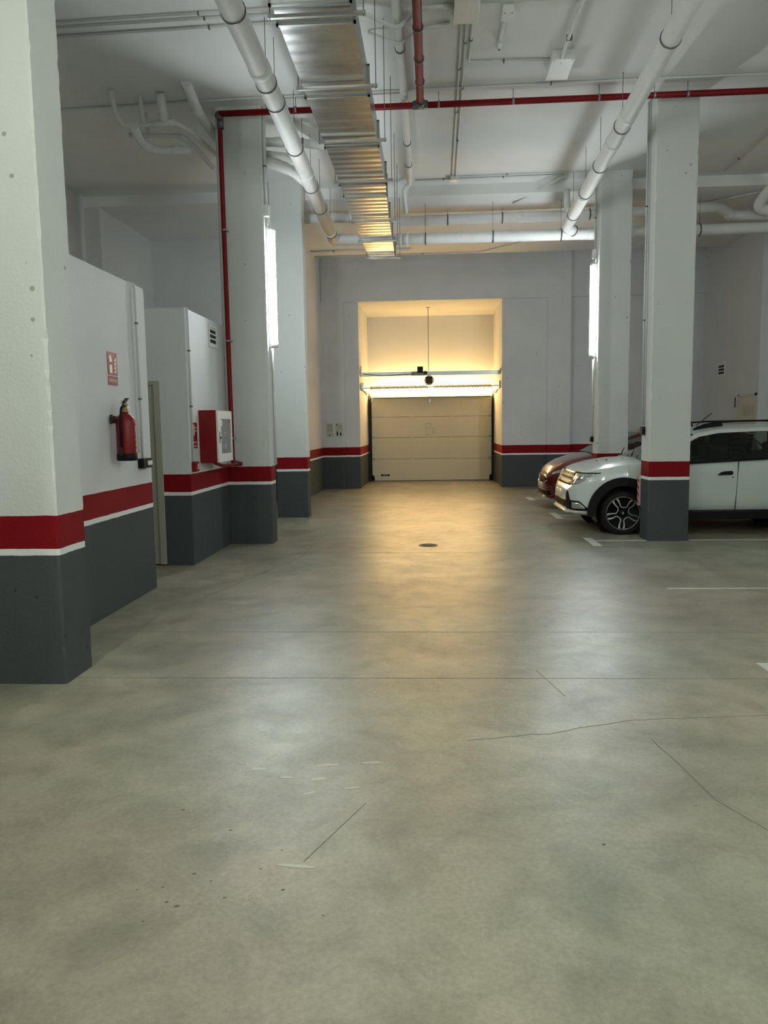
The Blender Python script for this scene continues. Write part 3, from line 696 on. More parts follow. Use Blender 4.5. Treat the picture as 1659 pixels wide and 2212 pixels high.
drain([(-1.50, 2.0, 4.86), (-1.575, 6.4, 4.84), (-1.59, 8.6, 4.82), (-1.68, 13.78, 4.72)], .098, 'thick white drain pipe hanging beside the metal duct', [5.6, 8.5, 11.3], [4.6, 5.9, 6.35, 7.6, 9.0, 10.0, 11.4],
      [('branch_pipe', [(-1.64, 11.0, 4.78), (-1.80, 10.55, 4.84), (-2.08, 10.40, 4.90), (-2.6, 10.42, 4.95)], .07), ('branch_pipe', [(-1.70, 10.8, 4.80), (-1.84, 10.42, 4.97), (-2.4, 10.42, 5.05)], .05), ('cleanout_stub', [(-1.60, 13.72, 4.73), (-1.80, 13.76, 4.73)], .06)])
drain([(-1.70, 13.86, 4.72), (-.55, 13.90, 4.70), (2.8, 13.90, 4.70), (9.5, 13.90, 4.74)], .092, 'lower of the two white drain pipes crossing the aisle before the end wall', [1.15, 1.25, 4.4], [1.6, 2.75, 3.9, 6.2, 8.0])
drain([(-2.62, 14.15, 5.16), (-1.45, 14.10, 5.15), (-1.10, 14.25, 5.08), (-.60, 14.30, 5.10), (2.3, 14.25, 5.10), (4.95, 14.25, 5.17), (5.12, 14.2, 5.0), (9.5, 14.2, 4.98)], .088, 'upper of the two white drain pipes crossing the aisle before the end wall', [2.6, 4.2, 6.6, 7.85], [2.95, 3.9, 5.4])
drain([(2.02, 2.0, 4.92), (2.12, 6.9, 4.90), (2.18, 9.4, 4.87), (2.26, 13.72, 4.78), (2.46, 13.90, 4.72)], .090, 'thick white drain pipe sloping over the parked cars side of the aisle', [7.2, 8.0, 10.0, 11.8], [5.5, 7.5, 8.8, 9.9, 11.0, 11.9],
      [('branch_pipe', [(2.24, 13.2, 4.82), (2.20, 13.32, 5.0), (2.20, 13.35, 5.28)], .05)])
drain([(-.285, 2.0, 5.402), (-.315, 7.5, 5.402), (-.307, 9.5, 5.402), (-.34, 12.95, 5.39)], .045, 'slim white drain pipe running beside the red branch pipe', [7.6], [5.5, 6.6, 8.0, 9.3, 10.2],
      [('trap_bend', [(-.34, 12.9, 5.39), (-.345, 13.1, 5.38), (-.44, 13.15, 5.33), (-.435, 13.25, 5.20), (-.42, 13.5, 5.04)], .034)])
drain([(5.62, 12.6, 5.44), (5.45, 13.6, 5.20), (5.40, 13.85, 5.02), (5.85, 13.9, 4.97), (9.5, 13.95, 4.93)], .085, 'white drain elbow dropping from the ceiling at the picture edge', [1.6], [2.2])
# cluster of small drains in the dark bay beyond the low rooms
drain([(-3.68, 9.30, 5.40), (-3.70, 9.45, 5.20), (-3.66, 9.62, 5.12), (-3.05, 9.62, 5.15), (-2.93, 9.85, 5.12), (-2.85, 10.2, 5.08), (-2.72, 10.6, 5.0)], .028, 'thin white drain pipe with an upturned end above the low rooms', [.5, 1.0], [], [('stub', [(-3.42, 9.6, 5.14), (-3.42, 9.5, 5.42)], .026), ('stub', [(-3.17, 9.6, 5.15), (-3.17, 9.5, 5.43)], .052), ('collar', [(-3.33, 9.62, 5.13), (-3.05, 9.62, 5.15)], .038)], br=.06)
drain([(-3.75, 10.0, 5.16), (-3.35, 9.98, 5.13), (-3.12, 10.0, 5.13), (-3.0, 10.08, 5.07), (-2.84, 10.5, 4.90)], .03, 'thin white drain pipe just below the upturned one', [.7], [], [('stub', [(-3.50, 9.98, 5.14), (-3.50, 9.9, 5.38)], .026)], br=.06)
drain([(-3.50, 9.5, 5.08), (-3.52, 9.72, 4.98), (-3.42, 9.92, 4.93), (-2.95, 9.95, 4.93)], .052, 'short thick white drain pipe with an elbow at one end above the low rooms', [.35, .75], [], br=.10)
drain([(-2.78, 9.25, 5.44), (-2.80, 9.75, 5.30), (-2.72, 10.42, 5.19), (-2.5, 10.6, 5.10)], .060, 'thick white drain pipe coming down from the ceiling behind the riser pillar', [.5], [], br=.15)
# elbow beside the duct and fittings between the big pipe and the duct
drain([(-2.55, 10.44, 5.18), (-1.75, 10.44, 5.16), (-1.52, 10.5, 5.14), (-1.40, 10.75, 5.20), (-1.40, 10.8, 5.44)], .055, 'white drain elbow tucked between the thick pipe and the duct', [.6], [.9], br=.12)

# ------------------------------------------------------------ ceiling conduits and boxes
zc = ZC-.014
conduit('conduit', [[(-5.8, 7.90, zc), (-2.2, 7.80, zc), (-1.0, 7.78, zc), (-.62, 7.80, zc)]], 'first of three thin conduits crossing the ceiling to the duct', r=.010, clips=[(-2.2, 7.80, zc, 'x')])
conduit('conduit', [[(-5.8, 8.0, zc), (-2.2, 7.90, zc), (-1.1, 7.90, zc)]], 'second of three thin conduits crossing the ceiling to the duct', r=.010, clips=[(-2.17, 7.90, zc, 'x')])
conduit('conduit', [[(-5.8, 8.17, zc), (-2.2, 8.06, zc), (-1.1, 8.02, zc)]], 'third of three thin conduits crossing the ceiling to the duct', r=.013, clips=[(-2.17, 8.06, zc, 'x')])
conduit('conduit', [[(-5.8, 9.92, zc), (-2.2, 9.74, zc), (-.8, 9.72, zc), (2.6, 9.66, zc), (8.0, 9.66, zc)]], 'long conduit crossing the ceiling just before the red pipe', r=.013, clips=[(.38, 9.70, zc, 'x'), (1.4, 9.68, zc, 'x')])
conduit('conduit', [[(-1.2, 7.82, zc-.05), (-.62, 7.84, zc-.05), (-.43, 7.98, zc-.08), (-.315, 8.02, zc-.112), (-.22, 7.97, zc-.06), (-.12, 7.90, zc-.012), (.0, 7.86, zc-.012), (.24, 7.86, zc-.012)]], 'white pipe dipping under the slim drain pipe', r=.022, br=.06)
conduit('conduit', [[(-.62, 8.30, zc), (-.44, 8.32, zc-.06), (-.31, 8.38, zc-.102), (-.2, 8.33, zc-.04), (-.1, 8.28, zc), (.2, 8.2, zc)]], 'second white conduit dipping under the slim drain pipe', r=.014, br=.06)
conduit('conduit', [[(.45, 7.83, zc), (8.0, 7.98, zc)]], 'conduit crossing the ceiling past the big junction box', r=.012, clips=[(1.38, 7.87, zc, 'x')])
conduit('conduit', [[(.31, 8.08, zc), (.34, 13.0, zc)]], 'thin conduit from the big junction box towards the end wall', r=.011, clips=[(.32, 9.2, zc, 'y'), (.33, 10.4, zc, 'y')])
conduit('conduit', [[(.36, 8.08, zc), (.395, 13.0, zc)]], 'thin conduit paired with the one towards the end wall', r=.011, clips=[(.365, 8.6, zc, 'y'), (.375, 11.4, zc, 'y')])
conduit('conduit', [[(.42, 8.08, zc), (.42, 9.05, zc), (1.30, 9.07, zc)]], 'bent conduit linking the two ceiling junction boxes', r=.012, clips=[(.42, 8.55, zc, 'y'), (.8, 9.06, zc, 'x')])
conduit('conduit', [[(1.42, 2.0, zc-.04), (1.42, 7.95, zc-.04), (1.40, 8.15, zc-.05), (1.40, 9.0, zc-.07)]], 'white pipe running into the hanging junction box', r=.020, clips=[(1.41, 8.5, zc-.05, 'y')])
conduit('conduit', [[(-.25, 13.12, zc), (2.10, 13.08, zc)]], 'conduit crossing the ceiling in front of the dropped slab', r=.012, clips=[(.2, 13.11, zc, 'x'), (1.15, 13.1, zc, 'x')])
conduit('conduit', [[(.40, 12.98, zc), (2.70, 12.96, zc)]], 'thin conduit from the small box to the tube light pillar', r=.008, clips=[(1.2, 12.97, zc, 'x')])
conduit('conduit', [[(2.15, 13.05, zc-.02), (1.95, 13.2, zc-.08), (1.40, 13.95, ZS-.02)]], 'slanting conduit dropping to the drain pipes', r=.016, br=.05)
conduit('conduit', [[(-2.6, 17.2, ZS-.015), (-.45, 17.2, ZS-.015)]], 'conduit under the dropped slab ending beside the duct', r=.022, clips=[(-2.1, 17.2, ZS-.015, 'x')])
conduit('conduit', [[(-2.6, 17.75, ZS-.015), (1.04, 17.75, ZS-.015), (1.9, 16.85, ZS-.015), (3.4, 16.6, ZS-.015)]], 'long thin conduit along the top of the end wall', r=.012, clips=[(-.2, 17.75, ZS-.015, 'x')])
conduit('conduit', [[(4.63, 13.2, zc), (4.63, 4.5, zc)]], 'thin conduit running along the ceiling above the white car', r=.010, clips=[(4.63, 12.6, zc, 'y')])
conduit('conduit', [[(3.9, 14.6, ZS-.02), (4.6, 14.45, ZS-.02), (5.6, 13.6, ZS-.02)]], 'slanting conduit by the drain elbow above the white car', r=.014)
def jbox(x0, x1, y0, y1, h, label, lid=True):
    t = thing('junction_box', label, 'junction box', ((x0+x1)/2, (y0+y1)/2, ZC-h))
    obj('casing', MB().box(x0, x1, y0, y1, ZC-h, ZC, .008), M['wbox'], t)
    if lid: obj('lid', MB().box(x0-.004, x1+.004, y0-.004, y1+.004, ZC-h-.012, ZC-h, .004), M['wbox'], t)
    for sx in (x0+.02, x1-.02): obj('screw', MB().lathe([(.001, 0), (.006, 0), (.006, -.004), (.001, -.004)], 'z', (sx, y0+.02, ZC-h-.012), 10), M['dsteel'], t)
jbox(.23, .46, 7.55, 8.07, .08, 'large white junction box where the paired conduits start')
jbox(.69, .80, 7.92, 8.10, .06, 'small white junction box feeding the sprinkler arm')
jbox(1.30, 1.53, 8.88, 9.38, .09, 'white junction box with a rounded lower end on the ceiling')
jbox(.31, .43, 12.96, 13.10, .06, 'small white junction box where the paired conduits end')
t = thing('ceiling_sensor', 'small white sensor at the end of a short conduit arm', 'sensor', (.715, 8.62, 5.3))
obj('arm', MB().tube([(.735, 8.10, zc), (.715, 8.58, zc-.015)], .018, 12), M['pvc'], t)
obj('sensor_head', MB().lathe([(.001, 5.36), (.018, 5.36), (.03, 5.385), (.034, 5.41), (.02, ZC)], 'z', (.715, 8.62, 0), 16), M['wbox'], t)
obj('sensor_tip', MB().sphere((.715, 8.62, 5.355), .010), M['dsteel'], t)

# conduits and boxes on the pillars
conduit('conduit', [[(2.705, 10.38, ZC), (2.705, 10.38, 1.47)]], 'thicker of the two vertical conduits on the pillar before the white car', r=.013, clips=[(2.705, 10.38, 4.2, 'z'), (2.705, 10.38, 2.8, 'z')])
conduit('conduit', [[(2.708, 10.30, ZC), (2.708, 10.30, 1.47)]], 'thinner of the two vertical conduits on the pillar before the white car', r=.008)
t = thing('sensor_box', 'dark round-edged sensor box on the pillar before the white car', 'sensor box', (2.70, 10.33, 1.36))
obj('casing', MB().box(2.675, 2.722, 10.27, 10.40, 1.345, 1.455, .018, 3), M['dark'], t)
obj('face_ring', MB().lathe([(.010, 0), (.02, 0), (.02, -.006), (.010, -.006)], 'y', (2.698, 10.27, 1.40), 18), M['black'], t)
conduit('conduit', [[(2.648, 13.27, ZC), (2.648, 13.27, 4.30)], [(2.648, 13.30, 2.55), (2.648, 13.30, 1.29)]], 'vertical conduit serving the tube light between the cars', r=.013, clips=[(2.648, 13.27, 4.8, 'z')])
t = thing('sensor_box', 'small black switch box low on the pillar between the cars', 'switch box', (2.70, 13.36, 1.19))
obj('casing', MB().box(2.622, 2.667, 13.25, 13.34, 1.195, 1.285, .006), M['black'], t)
obj('rocker', MB().box(2.616, 2.622, 13.27, 13.32, 1.215, 1.265, .002), M['dark'], t)
t = thing('junction_box', 'small white junction box above the tube light between the cars', 'junction box', (2.70, 13.30, 4.2))
obj('casing', MB().box(2.605, 2.662, 13.20, 13.31, 4.16, 4.30, .008), M['wbox'], t)
obj('gland', MB().tube([(2.635, 13.24, 4.16), (2.61, 13.2, 4.07)], .012, 8), M['wbox'], t)
conduit('conduit', [[(-2.070, 10.06, ZC), (-2.070, 10.06, 4.28)], [(-2.075, 10.25, 2.53), (-2.075, 10.25, 1.02)]], 'vertical conduit serving the tube light on the riser pillar', r=.015, clips=[(-2.070, 10.06, 4.75, 'z')])
t = thing('junction_box', 'small white junction box above the tube light on the riser pillar', 'junction box', (-2.05, 10.08, 4.14))
obj('casing', MB().box(-2.09, -2.03, 10.02, 10.15, 4.14, 4.28, .008), M['wbox'], t)
obj('gland', MB().tube([(-2.05, 10.1, 4.14), (-2.03, 10.14, 4.03)], .012, 8), M['wbox'], t)
# striped corner guard
t = thing('corner_guard', 'red and white striped foam guard on the rear edge of the pillar', 'corner guard', (2.70, 10.47, .42))
obj('foam_pad', MB().box(2.694, 2.719, 10.44, 10.52, .42, .79, .004), M['pink'], t)
m = MB()
for k in range(4):
    z = .43+k*.095; m.prism([(10.438, z), (10.438, z+.04), (10.522, z+.09), (10.522, z+.05)], 2.6925, 2.695, 'x')
obj('red_stripe', m, M['red'], t)
# floor drain
t = thing('floor_drain', 'round iron floor drain in the middle of the aisle', 'drain', (-.07, 9.8, 0))
obj('rim', MB().lathe([(.095, .0005), (.12, .0005), (.12, .006), (.095, .006)], 'z', (-.07, 9.8, 0), 28), M['dsteel'], t)
m = MB().lathe([(.001, .001), (.094, .001), (.094, .003), (.001, .003)], 'z', (-.07, 9.8, 0), 28)
obj('grate', m, M['dark'], t)

# ------------------------------------------------------------ cars
def ip(x, tab): return float(np.interp(x, [a for a, _ in tab], [b for _, b in tab]))
def smooth_x(lo, hi, n, dense=()):
    xs = set(np.linspace(lo, hi, n).round(4)); [xs.update(np.linspace(a, b, k).round(4)) for a, b, k in dense]; return sorted(xs)
def build_car(c):
    """all profiles are measured along the car's length in world x; the car points to -x; yn = near side plane, yf = far side"""
    yc, HW = (c['yn']+c['yf'])/2, (c['yf']-c['yn'])/2
    car = thing('car', c['label'], 'car', (c['x0']+2.1, yc, 0), None)
    P = M[c['paint']]
    # lower body shell
    xs = smooth_x(c['x0'], c['x1'], 60, [(c['x0'], c['x0']+.16, 14), (c['x1']-.15, c['x1'], 8)])
    mb = MB(); b = mb.b; rings = []
    for x in xs:
        W = HW*ip(x, c['W']); zt = ip(x, c['zt']); zs = min(ip(x, c['zs']), zt-.005); zb = ip(x, c['zb'])
        H = max(zs-zb, .02)
        prof = [(0, zb), (.5, zb), (.80, zb), (.93, zb+.04*H), (.975, zb+.12*H), (.99, zb+.25*H), (1.0, zb+.42*H), (1.0, zb+.60*H), (.995, zb+.76*H), (.985, zb+.86*H), (.965, zb+.94*H), (.93, zs+.0*H+.15*(zt-zs)), (.86, zs+.48*(zt-zs)), (.72, zs+.75*(zt-zs)), (.5, zs+.90*(zt-zs)), (.25, zs+.975*(zt-zs)), (0, zt)]
        ring = [Vector((x, yc-W*u, z)) for u, z in prof] + [Vector((x, yc+W*u, z)) for u, z in prof[-2:0:-1]]
        rings.append([b.verts.new(v) for v in ring])
    n = len(rings[0])
    for a, d in zip(rings, rings[1:]):
        for j in range(n): b.faces.new((a[j], a[(j+1) % n], d[(j+1) % n], d[j])).smooth = True
    b.faces.new(rings[0][::-1]); b.faces.new(rings[-1])
    for f in b.faces:
        ct = f.calc_center_median(); f.material_index = 0
        if f.normal.z >= 0 and ct.z > ip(ct.x, c['zs']) and c['cab'][0]+.10 < ct.x < c['cab'][1]-.1 and abs(ct.y-yc) < HW*.88: f.material_index = 1
    body = obj('body', mb, [P, M['black']], car)
    # wheel wells
    for wx in c['wheels']:
        for sy in (-1, 1):
            cy = yc+sy*HW
            ctr = MB().tube([(wx, cy-sy*.34, c['wz']+.01), (wx, cy+sy*.1, c['wz']+.01)], c['ar'], 40)
            ct_ = obj('cutter', ctr, M['black'], car)
            md = body.modifiers.new('b', 'BOOLEAN'); md.operation = 'DIFFERENCE'; md.object = ct_; md.solver = 'EXACT'
            bpy.context.view_layer.update()
            me = bpy.data.meshes.new_from_object(body.evaluated_get(bpy.context.evaluated_depsgraph_get()))
            body.modifiers.clear(); body.data = me; bpy.data.objects.remove(ct_)
    for p in body.data.polygons: p.use_smooth = True
    try:
        md = body.modifiers.new('wn', 'WEIGHTED_NORMAL'); md.keep_sharp = True
        body.data.set_sharp_from_angle(angle=.6)
    except Exception: pass
    for wx in c['wheels']:
        for sy in (-1, 1):
            cy = yc+sy*HW; wz = c['wz']+.01
            # arch liner and lip
            A = [math.radians(a) for a in np.linspace(-20, 200, 30)]
            m = MB()
            for a0, a1 in zip(A, A[1:]):
                r0, r1 = c['ar']-.004, c['ar']-.016
                m.prism([(wx+r0*math.cos(a0), wz+r0*math.sin(a0)), (wx+r0*math.cos(a1), wz+r0*math.sin(a1)), (wx+r1*math.cos(a1), wz+r1*math.sin(a1)), (wx+r1*math.cos(a0), wz+r1*math.sin(a0))], min(cy-sy*.33, cy-sy*.005), max(cy-sy*.33, cy-sy*.005))
            m.prism([(wx+(c['ar']-.01)*math.cos(a), wz+(c['ar']-.01)*math.sin(a)) for a in np.linspace(0, 2*PI, 30)[:-1]], min(cy-sy*.335, cy-sy*.32), max(cy-sy*.335, cy-sy*.32))
            obj('arch_liner', m, M['black'], car)
            if c['clad']:
                m = MB(); R1 = c['clad']
                for a0, a1 in zip(A, A[1:]):
                    def q(a, r): return (wx+r*math.cos(a), max(c['wz']-.04, wz+r*math.sin(a)))
                    r0 = c['ar']-.006
                    m.prism([q(a0, r0), q(a1, r0), q(a1, R1), q(a0, R1)], min(cy-sy*.03, cy+sy*.022), max(cy-sy*.03, cy+sy*.022))
                obj('arch_cladding', m, M['black'], car)
            # wheel
            r = c['wr']; yo = cy-sy*.02
            prf = [(r*.72, .0), (r*.80, .004), (r*.93, .0), (r*.985, -.02), (r, -.05), (r, -.14), (r*.97, -.17), (r*.72, -.17)]
            whl = obj('wheel', MB().lathe([(a, yo+sy*h) for a, h in prf], 'y', (wx, 0, c['wz']), 48), M['tyre'], car)
            rr = c['rim']
            obj('rim_dish', MB().lathe([(.001, yo-sy*.05), (rr*.9, yo-sy*.05), (rr*.98, yo-sy*.012), (rr*1.02, yo-sy*.012), (rr*1.02, yo-sy*.10), (.001, yo-sy*.10)], 'y', (wx, 0, c['wz']), 40), M['black'], whl)
            obj('rim_edge', MB().lathe([(rr*.965, yo-sy*.012), (rr*.972, yo+sy*.002), (rr*1.0, yo+sy*.002), (rr*1.01, yo-sy*.012)], 'y', (wx, 0, c['wz']), 48), M['alloy'], whl)
            for k in range(5):
                ac = math.radians(85+72*k)
                pts = []
                for da, f in ((-.50, .97), (-.44, .80), (-.42, .60), (-.44, .46), (-.30, .37), (0, .34), (.30, .37), (.44, .46), (.42, .60), (.44, .80), (.50, .97)):
                    pts.append((wx+rr*f*math.cos(ac+da), c['wz']+rr*f*math.sin(ac+da)))
                obj('spoke', MB().ribbon(pts, [rr*.14, rr*.10, rr*.07, rr*.06, rr*.06, rr*.055, rr*.06, rr*.06, rr*.07, rr*.10, rr*.14], min(yo-sy*.02, yo-sy*.002), max(yo-sy*.02, yo-sy*.002)), M['alloy'], whl)
            obj('hub_cap', MB().lathe([(.001, yo-sy*.05), (rr*.30, yo-sy*.05), (rr*.22, yo-sy*.012), (.001, yo-sy*.010)], 'y', (wx, 0, c['wz']), 24), M['black'], whl)
            obj('hub_badge', MB().prism([(wx-.012, c['wz']-.012), (wx+.014, c['wz']-.012), (wx+.008, c['wz']+.006), (wx, c['wz']+.022), (wx-.010, c['wz']+.006)], min(yo-sy*.012, yo-sy*.004), max(yo-sy*.012, yo-sy*.004)), M['alloy'], whl)
    # greenhouse: one surface split in glass and painted pieces
    c0, c1 = c['cab']; gx = smooth_x(c0, c1, 56)
    grid = []
    for x in gx:
        zg = ip(x, c['zg']); zbelt = min(ip(x, c['belt']), zg-.004); Wb = HW*ip(x, c['W'])*.965; Wr = HW*c['roofw']
        rail = min(.055, (zg-zbelt)*.5)
        zr = zg-.03-rail if zg-zbelt > .12 else zbelt+(zg-zbelt)*.3
        k = min(1, (zg-zbelt)/(c['zroof']-zbelt+.001))
        We = Wb+(Wr-Wb)*k
        half = [(Wb, zbelt), (Wb+(We-Wb)*.5, zbelt+(zr-zbelt)*.5), (We, zr), (We-.012*k, zr+(zg-.03-zr)*.6 if zg-.03 > zr else zr+.001), (We-.05*k-.01, max(zg-.03, zr+.002)), (We*.80, zg-.008), (We*.5, zg+.012*k), (0, zg+.022*k)]
        grid.append([(x, yc-u, z) for u, z in half] + [(x, yc+u, z) for u, z in half[-2::-1]])
    ng = len(grid[0])
    glass, roof, ws, rwn = MB(), MB(), MB(), MB()
    gl_pillars = c['pillars']
    for i in range(len(gx)-1):
        xm = (gx[i]+gx[i+1])/2
        for j in range(ng-1):
            side = j in (0, 1, ng-3, ng-2)
            q4 = [grid[i][j], grid[i][j+1], grid[i+1][j+1], grid[i+1][j]]
            if side: tgt = glass
            elif j in (2, 3, ng-5, ng-4): tgt = roof
            else: tgt = ws if xm < c['wsx'] else (rwn if xm > c['rwx'] else roof)
            tgt.quad(*q4)
    def fin(nm, m, mat):
        bmesh.ops.remove_doubles(m.b, verts=m.b.verts, dist=.0008)
        for f in m.b.faces: f.smooth = True
        return obj(nm, m, mat, car)
    fin('side_glazing', glass, M['glass']); fin('roof', roof, P); fin('windscreen', ws, M['glass']); fin('rear_window', rwn, M['glass'])
    # black window pillars and belt strip on both sides
    for sy in (-1, 1):
        def side_pt(x, f, off=.006):
            i = min(range(len(gx)), key=lambda k: abs(gx[k]-x)); row = grid[i]
            a, d = (Vector(row[0]), Vector(row[2])) if sy < 0 else (Vector(row[-1]), Vector(row[-3]))
            p = a+(d-a)*f; p.x = x; p.y += sy*off; return p
        for x0, x1 in gl_pillars:
            m = MB()
            for f0, f1 in zip(np.linspace(0, .9, 6), np.linspace(.18, 1.0, 6)):
                v = [side_pt(x0, f0), side_pt(x1, f0), side_pt(x1, f1), side_pt(x0, f1)]; w = [p-Vector((0, sy*.03, 0)) for p in v]
                bb = m.b; A_ = [bb.verts.new(p) for p in v]; B_ = [bb.verts.new(p) for p in w]
                bb.faces.new(A_); bb.faces.new(B_[::-1])
                for k in range(4): bb.faces.new((A_[k], B_[k], B_[(k+1) % 4], A_[(k+1) % 4]))
            obj('window_pillar', m, M['black'], car)
        m = MB(); xr_ = np.linspace(c['beltx'][0], c['beltx'][1], 24)
        for a, d in zip(xr_, xr_[1:]):
            y_ = yc+sy*HW*.975; za, zd = ip(a, c['belt']), ip(d, c['belt'])
            m.prism([(a, za-.018), (d, zd-.018), (d, zd+.012), (a, za+.012)], min(y_, y_-sy*.03), max(y_, y_-sy*.03))
        obj('belt_strip', m, M['black'], car)
    # interior
    for sx in c['seats']:
        for yy in (yc-HW*.45, yc+HW*.45):
            st = MB().box(sx-.30 if sx < 4.5 else sx, sx+.16, yy-.24, yy+.24, .8, c['seatz'], .05, 3).box(sx+.02, sx+.12, yy-.12, yy+.12, c['seatz']-.03, c['seatz']+.17, .04, 3)
            obj('seat', st, M['black'], car)
    obj('dashboard', MB().box(c['cab'][0]+.25, c['cab'][0]+.85, yc-HW*.85, yc+HW*.85, .8, c['dash'], .04, 3), M['black'], car)
    # mirrors
    for sy in (-1, 1):
        mx = c['mirror']; yy = yc+sy*(HW+.06)
        obj('wing_mirror', MB().sphere((mx, yy, c['mz']), .085, .75, 1.1, .8), P if not c['clad'] else M['black'], car)
    return car, yc, HW

# white estate car
wt = dict(label='white estate car with black wheel arches parked behind a pillar', paint='wpaint', yn=10.62, yf=12.36, x0=1.83, x1=6.15,
  W=[(1.83, .42), (1.845, .58), (1.88, .74), (1.94, .86), (2.03, .94), (2.17, .985), (2.35, 1.0), (5.6, 1.0), (5.9, .97), (6.08, .90), (6.15, .75)],
  zt=[(1.83, .57), (1.845, .61), (1.885, .65), (1.92, .70), (1.95, .77), (1.98, .835), (2.02, .865), (2.12, .912), (2.34, .975), (2.55, 1.01), (2.85, 1.02), (3.4, 1.0), (5.9, 1.05), (6.1, 1.0), (6.15, .95)],
  zs=[(1.83, .54), (1.885, .62), (1.95, .74), (1.99, .80), (2.05, .83), (2.22, .875), (2.6, .93), (3.4, .955), (4.4, 1.0), (5.9, 1.02), (6.15, .9)],
  zb=[(1.83, .34), (1.845, .28), (1.93, .255), (2.1, .245), (2.6, .25), (3.0, .30), (5.0, .30), (5.8, .28), (6.15, .36)],
  wheels=[2.545, 5.02], wz=.294, wr=.294, rim=.224, ar=.372, clad=.475,
  cab=(2.80, 6.02), zg=[(2.80, 1.01), (3.1, 1.155), (3.41, 1.31), (3.55, 1.385), (3.81, 1.435), (4.4, 1.455), (5.2, 1.44), (5.7, 1.40), (5.95, 1.15), (6.02, 1.04)],
  belt=[(2.80, .955), (3.4, .965), (4.42, 1.015), (5.9, 1.06)], zroof=1.45, roofw=.80, wsx=3.50, rwx=5.72,
  pillars=[(3.94, 4.08), (4.76, 4.84), (5.30, 5.40)], beltx=(3.0, 5.9), seats=(4.02, 4.92), seatz=1.20, dash=1.03, mirror=3.12, mz=1.03)
car, yc, HW = build_car(wt)
y_n = wt['yn']
m = MB()
for sy in (-1, 1):
    y_ = yc+sy*HW; m.box(3.0, 4.58, min(y_+sy*.012, y_-sy*.06), max(y_+sy*.012, y_-sy*.06), .21, .312, .006)
obj('sill_cladding', m, M['black'], car)
def side_strip(name, pts, mat, off=.004, th=.02, sy=-1):
    yy = yc+sy*HW
    return obj(name, MB().prism(pts, min(yy-sy*th, yy+sy*off), max(yy-sy*th, yy+sy*off)), mat, car)
# door seams, handles, lock
obj('door_seam', MB().ribbon([(4.035, .975), (4.02, .70), (4.005, .315)], .006, y_n-.0015, y_n+.02), M['dark'], car)
obj('door_seam', MB().ribbon([(3.05, .95), (3.0, .75), (3.05, .33)], .006, y_n-.0015, y_n+.02), M['dark'], car)
obj('door_seam', MB().ribbon([(4.80, 1.0), (4.83, .82), (4.70, .62)], .006, y_n-.0015, y_n+.02), M['dark'], car)
for hx in (3.77, 4.60):
    obj('door_handle', MB().prism([(hx, .805), (hx+.04, .835), (hx+.08, .845), (hx+.17, .85), (hx+.185, .84), (hx+.185, .81), (hx+.17, .802), (hx, .80)], y_n-.028, y_n+.01), M['black'], car)
obj('door_lock', MB().lathe([(.001, 0), (.009, 0), (.009, -.004), (.001, -.004)], 'y', (3.965, y_n, .765), 12), M['dark'], car)
# front lamps wrap round the corner: swept along the plan curve
def plan(c, z, inset=0.0):
    """near-side plan outline of the nose as (x, y) from centre to side at height z"""
    out = []
    xs = np.linspace(c['x0'], c['x0']+.75, 90)
    yc_ = (c['yn']+c['yf'])/2; hw = (c['yf']-c['yn'])/2
    for x in xs:
        zt, zb = ip(x, c['zt']), ip(x, c['zb'])
        if not (zb < z < zt): continue
        W = hw*ip(x, c['W']); zs = min(ip(x, c['zs']), zt-.005); H = max(zs-zb, .02)
        prof = [(.80, zb), (.93, zb+.04*H), (.975, zb+.12*H), (.99, zb+.25*H), (1.0, zb+.42*H), (1.0, zb+.60*H), (.995, zb+.76*H), (.985, zb+.86*H), (.965, zb+.94*H), (.93, zs+.15*(zt-zs)), (.86, zs+.48*(zt-zs)), (.72, zs+.75*(zt-zs)), (.5, zs+.90*(zt-zs)), (.25, zs+.975*(zt-zs)), (0, zt)]
        u = float(np.interp(z, [p[1] for p in prof], [p[0] for p in prof]))
        out.append((x, W*u))
    return out
def wrap_panel(c, car, name, zlo, zhi, s0, s1, mat, sy=-1, off=.006, nz=6, ns=16, yfrom0=False, rnd=None):
    """panel laid on the nose surface between heights zlo(s)..zhi(s), s = arclength from the centre line; sy picks the side"""
    yc_ = (c['yn']+c['yf'])/2; rows = []
    for k in range(nz+1):
        row = []
        for i in range(ns+1):
            s = s0+(s1-s0)*i/ns; z = zlo(s)+(zhi(s)-zlo(s))*k/nz
            pl = plan(c, z)
            pts = [(pl[0][0], 0.0)]+pl
            acc = 0; res = pts[-1]; dn = Vector((0, 1))
            for a, d in zip(pts, pts[1:]):
                L = math.hypot(d[0]-a[0], d[1]-a[1])
                if acc+L >= s and L > 1e-9:
                    f = (s-acc)/L; res = (a[0]+(d[0]-a[0])*f, a[1]+(d[1]-a[1])*f); dn = Vector((d[0]-a[0], d[1]-a[1])).normalized(); break
                acc += L
            nrm = Vector((-dn.y, dn.x))
            row.append((res[0]+nrm.x*off, yc_+sy*(res[1]+nrm.y*off), z))
        rows.append(row)
    m = MB(); b = m.b
    V = [[b.verts.new(p) for p in r] for r in rows]
    for a, d in zip(V, V[1:]):
        for i in range(ns): b.faces.new((a[i], a[i+1], d[i+1], d[i])).smooth = True
    g = bmesh.ops.extrude_face_region(b, geom=b.faces[:])
    for v in [e for e in g['geom'] if isinstance(e, bmesh.types.BMVert)]: v.co.x += .03; v.co.y -= sy*.012
    return obj(name, m, mat, car)
lerp = lambda s, a, b, u, v: u+(v-u)*max(0, min(1, (s-a)/(b-a)))
